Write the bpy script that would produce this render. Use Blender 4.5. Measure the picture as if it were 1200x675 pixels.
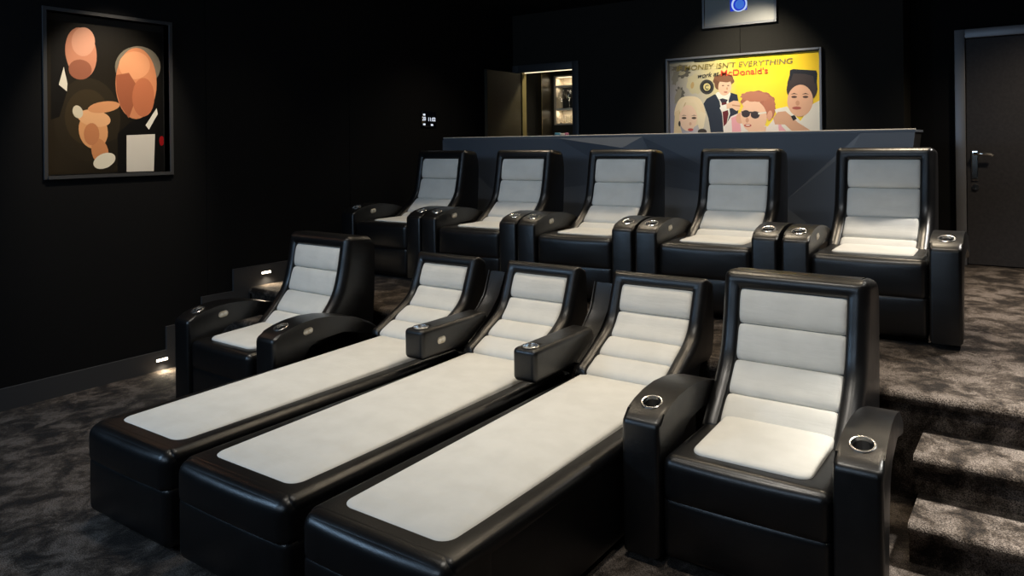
import bpy, bmesh, math, random
from mathutils import Vector, Matrix
random.seed(7)
C = bpy.context.scene.collection
sc = bpy.context.scene
for o in list(bpy.data.objects): bpy.data.objects.remove(o)

# ------------------------------------------------------------------ camera
F_PX, YAW, ROLL, CY, EYE = 889.85, .61486, -.011533, 169.52, 1.60
cd = bpy.data.cameras.new('camera'); cam = bpy.data.objects.new('camera', cd); C.objects.link(cam)
cd.sensor_width = 36; cd.lens = F_PX/1200*36; cd.clip_start = .02
cd.shift_y = -(337.5-CY)/1200
fw = Vector((-math.sin(YAW), math.cos(YAW), 0)); r0 = Vector((math.cos(YAW), math.sin(YAW), 0)); u0 = Vector((0, 0, 1))
rr = r0*math.cos(ROLL)+u0*math.sin(ROLL); uu = u0*math.cos(ROLL)-r0*math.sin(ROLL)
m = Matrix((rr, uu, -fw)).transposed().to_4x4(); m.translation = (0, 0, EYE)
cam.matrix_world = m
sc.camera = cam

# ------------------------------------------------------------------ view and lights
sc.view_settings.view_transform = 'Standard'; sc.view_settings.look = 'None'
sc.view_settings.gamma = 1; sc.view_settings.exposure = 0.0; sc.view_settings.use_curve_mapping = False
w = bpy.data.worlds.new('world'); sc.world = w; w.use_nodes = True
w.node_tree.nodes['Background'].inputs[0].default_value = (.5, .6, .8, 1)
w.node_tree.nodes['Background'].inputs[1].default_value = 0.0

def spot(name, loc, target, watts, color=(1, .86, .68), angle=95, blend=.9, radius=.05):
    l = bpy.data.lights.new(name, 'SPOT'); l.energy = watts; l.color = color
    l.spot_size = math.radians(angle); l.spot_blend = blend; l.shadow_soft_size = radius
    o = bpy.data.objects.new(name, l); C.objects.link(o); o.location = loc
    o.rotation_euler = (Vector(target)-Vector(loc)).to_track_quat('-Z', 'Y').to_euler()
    return o
def area(name, loc, target, watts, sx, sy, color=(1, 1, 1)):
    l = bpy.data.lights.new(name, 'AREA'); l.energy = watts; l.color = color; l.shape = 'RECTANGLE'; l.size = sx; l.size_y = sy
    o = bpy.data.objects.new(name, l); C.objects.link(o); o.location = loc
    o.rotation_euler = (Vector(target)-Vector(loc)).to_track_quat('-Z', 'Y').to_euler()
    return o
WARM = (1, .83, .60)
# ceiling downlights: one line over the front row, one behind the back row
for x, wt in ((-4.3, 34), (-3.0, 60), (-1.8, 70), (-.6, 80)):
    spot('downlight_front', (x, 4.0, 3.12), (x, 3.2, 0), wt, WARM, 110, 1, .14)
spot('downlight_steps', (.85, 3.9, 3.12), (.55, 3.45, .2), 1500, (1, .97, .90), 62, 1, .10)
for x, wt in ((-3.9, 92), (-2.6, 78), (-1.3, 120), (0.0, 70)):
    spot('downlight_middle', (x, 2.15, 3.12), (x, 3.05, 0), wt, (1, .93, .82), 84, 1, .14)
for x, wt in ((-4.4, 55), (-3.2, 76), (-2.0, 88), (-.9, 110), (.5, 520)):
    spot('downlight_back', (x, 6.05, 3.12), (x, 5.6, 0), wt, WARM if x < 0 else (1, .93, .85), 110, 1, .10)
spot('door_fill', (.35, 6.9, 3.12), (-.1, 7.4, .5), 140, WARM, 100, 1, .10)  # unseen lamp added to brighten the door and the carpet beside it
spot('poster_spot', (-2.3, 6.55, 3.12), (-2.45, 7.5, 2.05), 150, (1, .90, .70), 80, 1, .04)
spot('portrait_spot', (-4.45, 2.72, 3.12), (-5.27, 2.68, 1.80), 130, (1, .86, .66), 50, .7, .04)
area('front_cool_fill', (-1.9, -1.3, 2.45), (-2.3, 3.5, 1.1), 34, 3.0, .8, (.60, .78, 1))  # cool area light added for blue highlights on the leather; no screen is built
area('side_glow', (-4.6, -.6, 2.3), (-2.6, 3.0, .6), 34, .8, .6, (.46, .70, 1))
for x, wt in ((-4.3, 22), (-3.2, 26), (-2.1, 26), (-1.0, 30)):  # extra lamps added to brighten only the back row's cushion rolls
    spot('back_row_fill', (x, 3.75, 3.12), (x, 5.6, .9), wt*1.3, (.88, .94, 1), 74, 1, .10)

# ------------------------------------------------------------------ materials
def mat(name, col, rough=.5, metal=0, spec=.5, **k):
    m_ = bpy.data.materials.new(name); m_.use_nodes = True
    b = m_.node_tree.nodes['Principled BSDF']
    b.inputs['Base Color'].default_value = (*col, 1); b.inputs['Roughness'].default_value = rough
    b.inputs['Metallic'].default_value = metal; b.inputs['Specular IOR Level'].default_value = spec
    for kk, v in k.items(): b.inputs[kk.replace('_', ' ')].default_value = v
    return m_
def nodes(m_): return m_.node_tree.nodes, m_.node_tree.links, m_.node_tree.nodes['Principled BSDF']
def emis(name, col, s):
    m_ = mat(name, (0, 0, 0), .5); b = m_.node_tree.nodes['Principled BSDF']
    b.inputs['Emission Color'].default_value = (*col, 1); b.inputs['Emission Strength'].default_value = s
    return m_

M = {}
# leather with fine grain and soft creases
m_ = mat('black_leather', (.004, .004, .0045), .36, 0, .6); n, l, b = nodes(m_)
tc = n.new('ShaderNodeTexCoord')
v = n.new('ShaderNodeTexVoronoi'); v.inputs['Scale'].default_value = 260
nz = n.new('ShaderNodeTexNoise'); nz.inputs['Scale'].default_value = 14; nz.inputs['Detail'].default_value = 3
b1 = n.new('ShaderNodeBump'); b1.inputs['Strength'].default_value = .10; b1.inputs['Distance'].default_value = .002
b2 = n.new('ShaderNodeBump'); b2.inputs['Strength'].default_value = .16; b2.inputs['Distance'].default_value = .006
l.new(tc.outputs['Object'], v.inputs['Vector']); l.new(tc.outputs['Object'], nz.inputs['Vector'])
l.new(v.outputs['Distance'], b1.inputs['Height']); l.new(nz.outputs['Fac'], b2.inputs['Height'])
l.new(b2.outputs['Normal'], b1.inputs['Normal']); l.new(b1.outputs['Normal'], b.inputs['Normal'])
rr_ = n.new('ShaderNodeMapRange'); rr_.inputs['To Min'].default_value = .27; rr_.inputs['To Max'].default_value = .40
l.new(nz.outputs['Fac'], rr_.inputs['Value']); l.new(rr_.outputs[0], b.inputs['Roughness'])
M['leather'] = m_
# ivory microsuede
m_ = mat('ivory_suede', (.72, .705, .655), .85, 0, .2); n, l, b = nodes(m_)
tc = n.new('ShaderNodeTexCoord'); nz = n.new('ShaderNodeTexNoise'); nz.inputs['Scale'].default_value = 9; nz.inputs['Detail'].default_value = 4
cr = n.new('ShaderNodeValToRGB'); cr.color_ramp.elements[0].color = (.69, .675, .625, 1); cr.color_ramp.elements[1].color = (.74, .725, .675, 1)
cr.color_ramp.elements[0].position = .35; cr.color_ramp.elements[1].position = .65
l.new(tc.outputs['Object'], nz.inputs['Vector']); l.new(nz.outputs['Fac'], cr.inputs['Fac']); l.new(cr.outputs['Color'], b.inputs['Base Color'])
mp = n.new('ShaderNodeMapping'); mp.inputs['Scale'].default_value = (3, 14, 14)
n2 = n.new('ShaderNodeTexNoise'); n2.inputs['Scale'].default_value = 1.6; n2.inputs['Detail'].default_value = 3
bp = n.new('ShaderNodeBump'); bp.inputs['Strength'].default_value = .3; bp.inputs['Distance'].default_value = .012
l.new(tc.outputs['Object'], mp.inputs['Vector']); l.new(mp.outputs[0], n2.inputs['Vector']); l.new(n2.outputs['Fac'], bp.inputs['Height']); l.new(bp.outputs[0], b.inputs['Normal'])
M['suede'] = m_
# long silky carpet; sheen patches of the pile are put into the colour
m_ = mat('silky_carpet', (.1, .08, .07), .9, 0, .12); n, l, b = nodes(m_)
tc = n.new('ShaderNodeTexCoord')
mp = n.new('ShaderNodeMapping'); mp.inputs['Scale'].default_value = (1.15, 1.0, 1.1); mp.inputs['Rotation'].default_value = (0, 0, .6)
n1 = n.new('ShaderNodeTexNoise'); n1.inputs['Scale'].default_value = 5.2; n1.inputs['Detail'].default_value = 7; n1.inputs['Roughness'].default_value = .72; n1.inputs['Distortion'].default_value = .35
n2 = n.new('ShaderNodeTexNoise'); n2.inputs['Scale'].default_value = 210; n2.inputs['Detail'].default_value = 2
cr = n.new('ShaderNodeValToRGB')
e = cr.color_ramp.elements; e[0].position = .42; e[0].color = (.0145, .0112, .0092, 1); e[1].position = .60; e[1].color = (.122, .101, .086, 1)
x_ = cr.color_ramp.elements.new(.49); x_.color = (.044, .034, .0265, 1)
mx = n.new('ShaderNodeMixRGB'); mx.blend_type = 'MULTIPLY'; mx.inputs[0].default_value = .85
c2 = n.new('ShaderNodeValToRGB'); c2.color_ramp.elements[0].position = .36; c2.color_ramp.elements[0].color = (.18, .17, .17, 1); c2.color_ramp.elements[1].position = .64; c2.color_ramp.elements[1].color = (1.8, 1.8, 1.8, 1)
l.new(tc.outputs['Object'], mp.inputs['Vector']); l.new(mp.outputs[0], n1.inputs['Vector']); l.new(tc.outputs['Object'], n2.inputs['Vector'])
l.new(n1.outputs['Fac'], cr.inputs['Fac']); l.new(n2.outputs['Fac'], c2.inputs['Fac'])
l.new(cr.outputs['Color'], mx.inputs[1]); l.new(c2.outputs['Color'], mx.inputs[2]); l.new(mx.outputs[0], b.inputs['Base Color'])
ba = n.new('ShaderNodeBump'); ba.inputs['Strength'].default_value = .7; ba.inputs['Distance'].default_value = .008
l.new(n2.outputs['Fac'], ba.inputs['Height']); l.new(ba.outputs[0], b.inputs['Normal'])
b.inputs['Sheen Weight'].default_value = .06; b.inputs['Sheen Roughness'].default_value = .4
M['carpet'] = m_
def fabric(name, col, sc_=120, rough=.9):
    m_ = mat(name, col, rough, 0, .15); n, l, b = nodes(m_)
    tc = n.new('ShaderNodeTexCoord'); nz = n.new('ShaderNodeTexNoise'); nz.inputs['Scale'].default_value = sc_; nz.inputs['Detail'].default_value = 2
    mr = n.new('ShaderNodeMapRange'); mr.inputs['To Min'].default_value = .7; mr.inputs['To Max'].default_value = 1.3
    mm = n.new('ShaderNodeMixRGB'); mm.blend_type = 'MULTIPLY'; mm.inputs[0].default_value = 1; mm.inputs[1].default_value = (*col, 1)
    l.new(tc.outputs['Object'], nz.inputs['Vector']); l.new(nz.outputs['Fac'], mr.inputs['Value']); l.new(mr.outputs[0], mm.inputs[2]); l.new(mm.outputs[0], b.inputs['Base Color'])
    return m_
M['wall'] = fabric('black_acoustic_fabric', (.0055, .0056, .0062))
M['backwall'] = fabric('charcoal_acoustic_fabric', (.020, .019, .017))
M['ceiling'] = fabric('black_ceiling_paint', (.006, .006, .007))
M['trim'] = mat('grey_lacquered_trim', (.045, .046, .050), .45)
M['metal_frame'] = mat('brushed_grey_frame', (.22, .225, .245), .42, .5)
M['door'] = fabric('charcoal_door_lacquer', (.040, .038, .041), 40, .50)
M['barleaf'] = mat('bronze_black_door', (.030, .026, .016), .38)
M['counter'] = mat('slate_blue_lacquer', (.105, .122, .150), .40)
M['ledge'] = mat('pale_counter_edge', (.70, .64, .56), .35)
M['chrome'] = mat('chrome', (.80, .79, .76), .12, 1)
M['steel'] = mat('cup_steel', (.80, .79, .77), .26, 1)
M['plate'] = mat('satin_nickel', (.66, .60, .50), .35, .8)
M['white_plastic'] = mat('pale_button', (.8, .76, .68), .4)
M['niche_trim'] = mat('black_lacquer_reveal', (.010, .011, .013), .45)
M['screen'] = mat('black_glass', (.004, .004, .008), .1)
M['glow_text'] = emis('screen_digits', (.8, .87, 1), 1.0)
M['lamp'] = emis('warm_lamp', (1, .85, .62), 14)
M['strip'] = emis('led_strip', (1, .83, .55), 1.6)
M['panel_steel'] = mat('brushed_light_steel', (.30, .295, .28), .40, .5)
M['blue'] = emis('blue_lens_glow', (.004, .03, .60), .9)
M['lens_ring'] = emis('lens_halo', (.55, .7, 1), .9)
M['lens_glass'] = emis('lens_glass', (.05, .18, .75), .8)
M['brass'] = mat('brass_edge', (.28, .24, .11), .35, .5)
M['darkwood'] = mat('dark_bronze_panel', (.035, .029, .018), .3)
M['niche'] = mat('niche_lining', (.62, .54, .42), .6)
M['shelf'] = mat('glass_shelf', (.72, .70, .64), .25)
M['glass'] = mat('clear_glass', (1, 1, 1), .02, 0, .5, Transmission_Weight=1.0, IOR=1.45)
M['packet_blue'] = mat('blue_packet', (.10, .32, .55), .4)
M['packet_pink'] = mat('pink_packet', (.62, .20, .40), .4)
M['packet_white'] = mat('white_packet', (.7, .7, .72), .4)
M['rubber'] = mat('black_plastic', (.008, .008, .008), .5)
m_ = mat('printed_artwork', (.5, .5, .5), .45, 0, .3); n, l, b = nodes(m_)
a = n.new('ShaderNodeVertexColor'); a.layer_name = 'ink'; l.new(a.outputs['Color'], b.inputs['Base Color']); M['ink'] = m_

# ------------------------------------------------------------------ helpers
def finish(bm, smooth=True, ang=35):
    bmesh.ops.recalc_face_normals(bm, faces=bm.faces[:])
    me = bpy.data.meshes.new('m'); bm.to_mesh(me); bm.free()
    if smooth:
        for p in me.polygons: p.use_smooth = True
        me.set_sharp_from_angle(angle=math.radians(ang))
    return me
def obj(name, me, m_, parent=None, loc=None):
    if isinstance(me, bmesh.types.BMesh): me = finish(me)
    o = bpy.data.objects.new(name, me); C.objects.link(o); me.name = name
    for q in (m_ if isinstance(m_, (list, tuple)) else [m_]): me.materials.append(q)
    if parent: o.parent = parent
    if loc: o.location = loc
    return o
def tag(o, label, cat, group=None, kind=None):
    o['label'] = label; o['category'] = cat
    if group: o['group'] = group
    if kind: o['kind'] = kind
    return o
def empty(name, loc, label, cat, group=None, rz=0):
    o = bpy.data.objects.new(name, None); C.objects.link(o); o.location = loc; o.rotation_euler.z = rz; o.empty_display_size = .1
    return tag(o, label, cat, group)
def struct(name, me, m_):
    o = obj(name, me, m_); o['kind'] = 'structure'; return o
def copy_tree(o, parent=None):
    c = o.copy(); C.objects.link(c); c.parent = parent
    for ch in o.children: copy_tree(ch, c)
    return c
def box(bm, x0, x1, y0, y1, z0, z1, bev=0, seg=2, mi=0):
    vs = [bm.verts.new((x, y, z)) for x in (x0, x1) for y in (y0, y1) for z in (z0, z1)]
    fs = [bm.faces.new([vs[i] for i in q]) for q in ((0, 1, 3, 2), (4, 6, 7, 5), (0, 4, 5, 1), (2, 3, 7, 6), (0, 2, 6, 4), (1, 5, 7, 3))]
    for f in fs: f.material_index = mi
    if bev:
        ed = list({e for f in fs for e in f.edges})
        bmesh.ops.bevel(bm, geom=ed, offset=bev, segments=seg, profile=.5, affect='EDGES')
    return bm
def bxm(*a, **k): return box(bmesh.new(), *a, **k)
def puff(x0, x1, y0, y1, z0, z1, r=.03, bulge=(.0, .0, .0), n=6, m=9, bm=None, lo=0, hi=0):
    """upholstered block: rounded edges, gently bulging faces"""
    bm = bm or bmesh.new()
    c = Vector(((x0+x1)/2, (y0+y1)/2, (z0+z1)/2)); h = Vector(((x1-x0)/2, (y1-y0)/2, (z1-z0)/2)); r = min(r, min(h)*.98)
    def axis(H):
        a = [-H + r*(1-math.cos(i/n*math.pi/2)) for i in range(n+1)]
        mid = [-(H-r)+2*(H-r)*i/m for i in range(1, m)]
        return a+mid+[-q for q in reversed(a)]
    ax = [axis(h[i]) for i in range(3)]
    cache = {}
    def V(p):
        k = tuple(round(q, 6) for q in p)
        if k in cache: return cache[k]
        p = Vector(p); inner = Vector([max(-(h[i]-r), min(h[i]-r, p[i])) for i in range(3)])
        d = p-inner
        if d.length > 1e-9: q = inner+d.normalized()*r
        else: q = p
        for i in range(3):
            if abs(abs(p[i])-h[i]) < 1e-7 and bulge[i]:
                j, k2 = [t for t in range(3) if t != i]
                f = (1-(p[j]/h[j])**2)*(1-(p[k2]/h[k2])**2)
                q[i] += math.copysign(bulge[i]*max(0, f), p[i])
        q = q+c; q.z = min(max(q.z, z0+lo), z1-hi)
        cache[k] = bm.verts.new(q); return cache[k]
    for i in range(3):
        j, k2 = [t for t in range(3) if t != i]
        for s in (-1, 1):
            for a in range(len(ax[j])-1):
                for b_ in range(len(ax[k2])-1):
                    q = []
                    for (u_, v_) in ((a, b_), (a+1, b_), (a+1, b_+1), (a, b_+1)):
                        p = [0, 0, 0]; p[i] = s*h[i]; p[j] = ax[j][u_]; p[k2] = ax[k2][v_]; q.append(V(p))
                    if len(set(q)) == 4: bm.faces.new(q)
    return bm
def rrect(hw, hl, rc, n=8):
    pts = []
    for cx, cy, a0 in ((hw-rc, hl-rc, 0), (-(hw-rc), hl-rc, 90), (-(hw-rc), -(hl-rc), 180), (hw-rc, -(hl-rc), 270)):
        for i in range(n+1):
            a = math.radians(a0+90*i/n); pts.append((cx+rc*math.cos(a), cy+rc*math.sin(a)))
    return pts
def pad(x0, x1, y0, y1, zf, rc, th=.03, dome=.02, bm=None):
    """inset cushion with rounded corners; zf(y) is the height of its rim"""
    bm = bm or bmesh.new(); cx, cy = (x0+x1)/2, (y0+y1)/2; hw, hl = (x1-x0)/2, (y1-y0)/2
    rings = []
    spec = [(0, -th), (0, 0), (.003, .006), (.010, .011), (.022, .014)]
    for ins, dz in spec:
        rings.append([bm.verts.new((cx+px, cy+py, zf(cy+py)+dz)) for px, py in dens(rrect(hw-ins, hl-ins, max(.004, rc-ins)))])
    base = dens(rrect(hw-.022, hl-.022, rc-.018))
    for s in (.9, .78, .62, .45, .28, .12):
        rings.append([bm.verts.new((cx+px*s, cy+py*s, zf(cy+py*s)+.014+dome*(1-s**2.2))) for px, py in base])
    k = len(rings[0])
    for a, b_ in zip(rings, rings[1:]):
        for i in range(k): bm.faces.new((a[i], a[(i+1) % k], b_[(i+1) % k], b_[i]))
    bm.faces.new(rings[-1]); bm.faces.new(list(reversed(rings[0])))
    return bm
def dens(pts, step=.08):
    out = []
    for i, p in enumerate(pts):
        q = pts[(i+1) % len(pts)]; d = math.hypot(q[0]-p[0], q[1]-p[1]); k = 4 if d > .04 else 1
        for j in range(k): out.append((p[0]+(q[0]-p[0])*j/k, p[1]+(q[1]-p[1])*j/k))
    return out
def prism_x(pts, x0, x1, bm=None, bev=0, seg=4, taper=0):
    """side outline (y, z) extruded along x"""
    bm = bm or bmesh.new(); y0 = min(p[0] for p in pts); y1 = max(p[0] for p in pts)
    A = [bm.verts.new((x0, y, z)) for y, z in pts]; B = [bm.verts.new((x1-taper*(y-y0)/(y1-y0), y, z)) for y, z in pts]
    f1 = bm.faces.new(A); f2 = bm.faces.new(list(reversed(B))); k = len(pts)
    for i in range(k): bm.faces.new((A[i], B[i], B[(i+1) % k], A[(i+1) % k]))
    if bev: bmesh.ops.bevel(bm, geom=list(set(f1.edges) | set(f2.edges)), offset=bev, segments=seg, profile=.5, affect='EDGES', clamp_overlap=True)
    return bm
def prism_y(pts, y0, y1, bm=None, mi=0):
    bm = bm or bmesh.new()
    A = [bm.verts.new((x, y0, z)) for x, z in pts]; B = [bm.verts.new((x, y1, z)) for x, z in pts]; k = len(pts)
    fs = [bm.faces.new(A), bm.faces.new(list(reversed(B)))]+[bm.faces.new((A[i], B[i], B[(i+1) % k], A[(i+1) % k])) for i in range(k)]
    for f in fs: f.material_index = mi
    return bm
def lathe(prof, n=24, bm=None, c=(0, 0, 0), close=False):
    bm = bm or bmesh.new(); R = []
    for r, z in prof:
        R.append([bm.verts.new((c[0]+r*math.cos(2*math.pi*i/n), c[1]+r*math.sin(2*math.pi*i/n), c[2]+z)) for i in range(n)] if r > 1e-6 else [bm.verts.new((c[0], c[1], c[2]+z))]*n)
    if close: R.append(R[0])
    for a, b_ in zip(R, R[1:]):
        for i in range(n):
            q = [a[i], a[(i+1) % n], b_[(i+1) % n], b_[i]]; q = list(dict.fromkeys(q))
            if len(q) > 2:
                try: bm.faces.new(q)
                except ValueError: pass
    return bm
def tube(pts, r, n=8, bm=None):
    bm = bm or bmesh.new(); P = [Vector(p) for p in pts]; R = []
    for i, p in enumerate(P):
        t = (P[min(i+1, len(P)-1)]-P[max(i-1, 0)]).normalized(); a = t.orthogonal().normalized() if i == 0 else (a-t*a.dot(t)).normalized(); b_ = t.cross(a)
        R.append([bm.verts.new(p+(a*math.cos(2*math.pi*k/n)+b_*math.sin(2*math.pi*k/n))*r) for k in range(n)])
    for A, B in zip(R, R[1:]):
        for k in range(n): bm.faces.new((A[k], A[(k+1) % n], B[(k+1) % n], B[k]))
    bm.faces.new(R[0]); bm.faces.new(list(reversed(R[-1]))); return bm
def text_mesh(body, size, depth=.0008, space=1.0):
    cu = bpy.data.curves.new('t', 'FONT'); cu.body = body; cu.size = size; cu.extrude = depth; cu.offset = .012*size; cu.space_character = space
    cu.align_x = 'LEFT'
    o = bpy.data.objects.new('t', cu); C.objects.link(o)
    dg = bpy.context.evaluated_depsgraph_get(); me = bpy.data.meshes.new_from_object(o.evaluated_get(dg))
    bpy.data.objects.remove(o); bpy.data.curves.remove(cu); return me

# ------------------------------------------------------------------ the room
LX, BY, BY2, RX, FY, CZ, PZ = -5.27, 7.5, 7.9, 1.75, -1.6, 3.15, .48
struct('floor', bxm(LX-.1, RX+.1, FY-.1, 3.80, -.1, 0), M['carpet'])
struct('ceiling', bxm(LX-.1, RX+.1, FY-.1, 9.2, CZ, CZ+.1), M['ceiling'])
# left wall in fabric panels with thin joints, a shallow niche for the portrait
NY0, NY1, NZ0, NZ1 = 2.268, 3.105, 1.432, 2.505
bm = bmesh.new()
box(bm, LX-.16, LX-.10, FY, 9.2, -.1, CZ)
for a, b_ in ((FY, -.52), (-.516, .94), (4.864, 6.32), (6.324, 7.6)): box(bm, LX-.1, LX, a, b_, 0, CZ, .002, 1)
box(bm, LX-.1, LX, .944, NY0, 0, CZ); box(bm, LX-.1, LX, NY1, 3.40, 0, CZ); box(bm, LX-.1, LX, NY0, NY1, 0, NZ0); box(bm, LX-.1, LX, NY0, NY1, NZ1, CZ)
box(bm, LX-.1, LX, 3.404, 4.86, 0, CZ, .002, 1); box(bm, LX-.1, LX, 7.6, 9.2, 0, CZ)
struct('wall_left', finish(bm, False), M['wall'])
# back wall with the opening of the bar door
BX0, BX1, BZ = -5.19, -4.405, 2.50
bm = bmesh.new()
box(bm, LX-.1, BX0, BY, BY+.1, PZ, CZ); box(bm, BX0, BX1, BY, BY+.1, BZ, CZ)
box(bm, BX1, -2.502, BY, BY+.1, PZ-.1, CZ, .0015, 1); box(bm, -2.498, -1.04, BY, BY+.1, PZ-.1, CZ, .0015, 1)
box(bm, -1.14, -1.04, BY+.1, BY2+.1, PZ-.1, CZ)
struct('wall_back', finish(bm, False), M['backwall'])
bm = bmesh.new(); box(bm, -1.04, -.60, BY2, BY2+.1, PZ-.1, CZ); box(bm, .32, RX+.1, BY2, BY2+.1, PZ-.1, CZ); box(bm, -.60, .32, BY2, BY2+.1, 2.50, CZ)
struct('wall_door_side', finish(bm, False), M['wall'])
struct('wall_right', bxm(RX, RX+.1, FY, BY2+.1, -.1, CZ), M['wall'])
struct('wall_front', bxm(LX-.1, RX+.1, FY-.1, FY, -.1, CZ), M['wall'])
# carpeted platform with a soft nose, and the two steps at its right end
def nose(y, z, zb, yr, yb, x0, x1, r=.03, bm=None):
    pts = [(yb, zb), (yb, z)]
    for i in range(7):
        a = math.pi/2+math.pi/2*i/6; pts.append((y+r+r*math.cos(a), z-r+r*math.sin(a)))
    pts += [(y+.002, z-.036), (y+.010, z-.050), (yr, z-.054), (yr, zb)]
    return prism_x(pts, x0, x1, bm)
struct('floor_platform', finish(nose(3.75, PZ, 0, 3.785, 9.2, LX-.1, RX+.1)), M['carpet'])
struct('trim_lower_step', finish(nose(3.175, .16, 0, 3.21, 3.785, -.445, RX, .025)), M['carpet'])
struct('trim_upper_step', finish(nose(3.445, .32, .15, 3.48, 3.785, -.460, RX, .025)), M['carpet'])
struct('trim_left_lower_step', finish(nose(3.175, .16, 0, 3.21, 3.785, LX, -4.62, .025)), M['carpet'])
struct('trim_left_upper_step', finish(nose(3.445, .32, .15, 3.48, 3.785, LX, -4.62, .025)), M['carpet'])
# stepped skirting board along the left wall
sk = [(FY, 0), (FY, .137), (3.055, .137), (3.055, .305), (3.34, .305), (3.34, .472), (3.615, .472), (3.615, .643), (7.5, .643), (7.5, PZ), (3.765, PZ), (3.765, .32), (3.46, .32), (3.46, .16), (3.19, .16), (3.19, 0)]
bs = struct('baseboard_left', finish(prism_x(sk, LX, LX+.018), False), M['trim'])
struct('baseboard_back', bxm(-1.04, -.68, BY2-.015, BY2, PZ, PZ+.1), M['trim'])

# ------------------------------------------------------------------ doors
def frame3(x0, x1, z0, z1, wd, y0, y1, bm=None):
    bm = bm or bmesh.new()
    box(bm, x0, x0+wd, y0, y1, z0, z1, .004, 2); box(bm, x1-wd, x1, y0, y1, z0, z1, .004, 2); box(bm, x0+wd, x1-wd, y0, y1, z1-wd, z1, .004, 2); return bm
d = struct('door_1', finish(bxm(-.595, .315, BY2-.02, BY2+.03, PZ+.008, 2.495, .002, 1), False), M['door'])
obj('door_frame', frame3(-.68, .40, PZ, 2.58, .08, BY2-.05, BY2+.04), M['metal_frame'], d)
bm = puff(-.560, -.508, BY2-.032, BY2-.02, 1.235, 1.50, .01)
tube([(-.534, BY2-.03, 1.475), (-.534, BY2-.075, 1.475), (-.50, BY2-.082, 1.475), (-.42, BY2-.075, 1.467), (-.395, BY2-.07, 1.455)], .011, 10, bm)
obj('door_handle', bm, M['chrome'], d)
bm = lathe([(0, .004), (.012, .004), (.012, .012), (.026, .012), (.03, 0), (0, 0)], 20)
me = finish(bm); me.transform(Matrix.Rotation(math.pi/2, 4, 'X')); o = obj('lock_escutcheon', me, M['chrome'], d, (-.53, BY2-.02, 1.175))

d = struct('door_2', frame3(-5.262, -4.345, PZ, 2.545, .085, BY-.03, BY+.09), M['trim'])
# open leaf hinged on the left jamb, swung towards the seats
lf = finish(bxm(-.04, 0, -.72, 0, 0, 1.955, .003, 1)); lf.transform(Matrix.Rotation(math.radians(3), 4, 'Z'))
L_ = obj('door_leaf', lf, M['barleaf'], d, (-5.135, BY-.03, PZ+.01))
obj('edge_strip', finish(bxm(-5.175, -5.135, BY+.0, BY+.085, PZ, 2.46, .002, 1)), M['brass'], d)
obj('light_strip', finish(bxm(-5.13, -4.44, BY+.04, BY+.055, 2.452, 2.46)), M['strip'], d)
# bar alcove behind the door
bm = bmesh.new()
box(bm, -5.6, -5.5, BY+.1, 9.2, PZ, CZ); box(bm, -3.9, -3.8, BY+.1, 9.2, PZ, CZ); box(bm, -5.6, -3.8, 9.1, 9.2, PZ, CZ)
struct('wall_bar_alcove', finish(bm, False), M['darkwood'])

# ------------------------------------------------------------------ bar cabinet, seen through the door
cab = empty('bar_cabinet', (-4.9, 8.3, PZ), 'dark bronze bar cabinet with a lit niche of glass shelves, seen through the open door', 'cabinet')
def cb(name, m_, *a, **k):
    me = finish(bxm(*a, **k), False); me.transform(Matrix.Translation((4.9, -8.3, -PZ))); return obj(name, me, m_, cab)
nx0, nx1, nz0, nz1, ny = -5.165, -4.66, 1.865, 2.46, 8.3
bm = bmesh.new()
box(bm, -5.49, nx0-.03, ny, 9.05, PZ, 2.7); box(bm, nx1+.03, -4.2, ny, 9.05, PZ, 2.7); box(bm, nx0-.03, nx1+.03, ny, 9.05, nz1+.02, 2.7); box(bm, nx0-.03, nx1+.03, ny, 9.05, 1.62, nz0-.02)
me = finish(bm, False); me.transform(Matrix.Translation((4.9, -8.3, -PZ))); obj('cabinet_front', me, M['darkwood'], cab)
bm = bmesh.new()
box(bm, nx0-.03, nx0, ny+.005, ny+.2, nz0-.02, nz1+.02); box(bm, nx1, nx1+.03, ny+.005, ny+.2, nz0-.02, nz1+.02); box(bm, nx0, nx1, ny+.18, ny+.2, nz0-.02, nz1+.02); box(bm, nx0, nx1, ny+.005, ny+.18, nz0-.02, nz0); box(bm, nx0, nx1, ny+.005, ny+.18, nz1, nz1+.02)
me = finish(bm, False); me.transform(Matrix.Translation((4.9, -8.3, -PZ))); obj('niche_lining', me, M['niche'], cab)
for z in (2.035, 2.33): cb('glass_shelf', M['shelf'], nx0, nx1, ny+.01, ny+.17, z, z+.02)
cb('niche_light', M['strip'], nx0+.02, nx1-.02, ny+.02, ny+.03, nz1-.012, nz1-.002)
cb('worktop', M['darkwood'], -5.49, -4.2, 7.9, ny-.001, 1.62, 1.66)
cb('mirror_back', M['rubber'], nx0, nx1, ny+.17, ny+.179, 2.056, 2.329)
cb('base_unit', M['darkwood'], -5.49, -4.2, 7.92, ny-.001, PZ, 1.62)
cb('side_panel', M['darkwood'], -5.27, -5.22, 8.05, ny-.001, 1.66, 2.7)
cb('panel_edge', M['brass'], -5.222, -5.215, 8.046, 8.052, 1.66, 2.7)
pl = bpy.data.lights.new('niche_lamp', 'AREA'); pl.energy = .9; pl.color = (1, .87, .65); pl.shape = 'RECTANGLE'; pl.size = .4; pl.size_y = .04
po = bpy.data.objects.new('niche_lamp', pl); C.objects.link(po); po.location = (-4.95, ny+.06, nz1-.02)
for z, e_ in ((2.03, 1.0), (2.325, .5)):
    pl2 = bpy.data.lights.new('shelf_lamp', 'AREA'); pl2.energy = e_; pl2.color = (1, .87, .65); pl2.shape = 'RECTANGLE'; pl2.size = .4; pl2.size_y = .04
    po = bpy.data.objects.new('shelf_lamp', pl2); C.objects.link(po); po.location = (-4.95, ny+.05, z)
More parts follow.
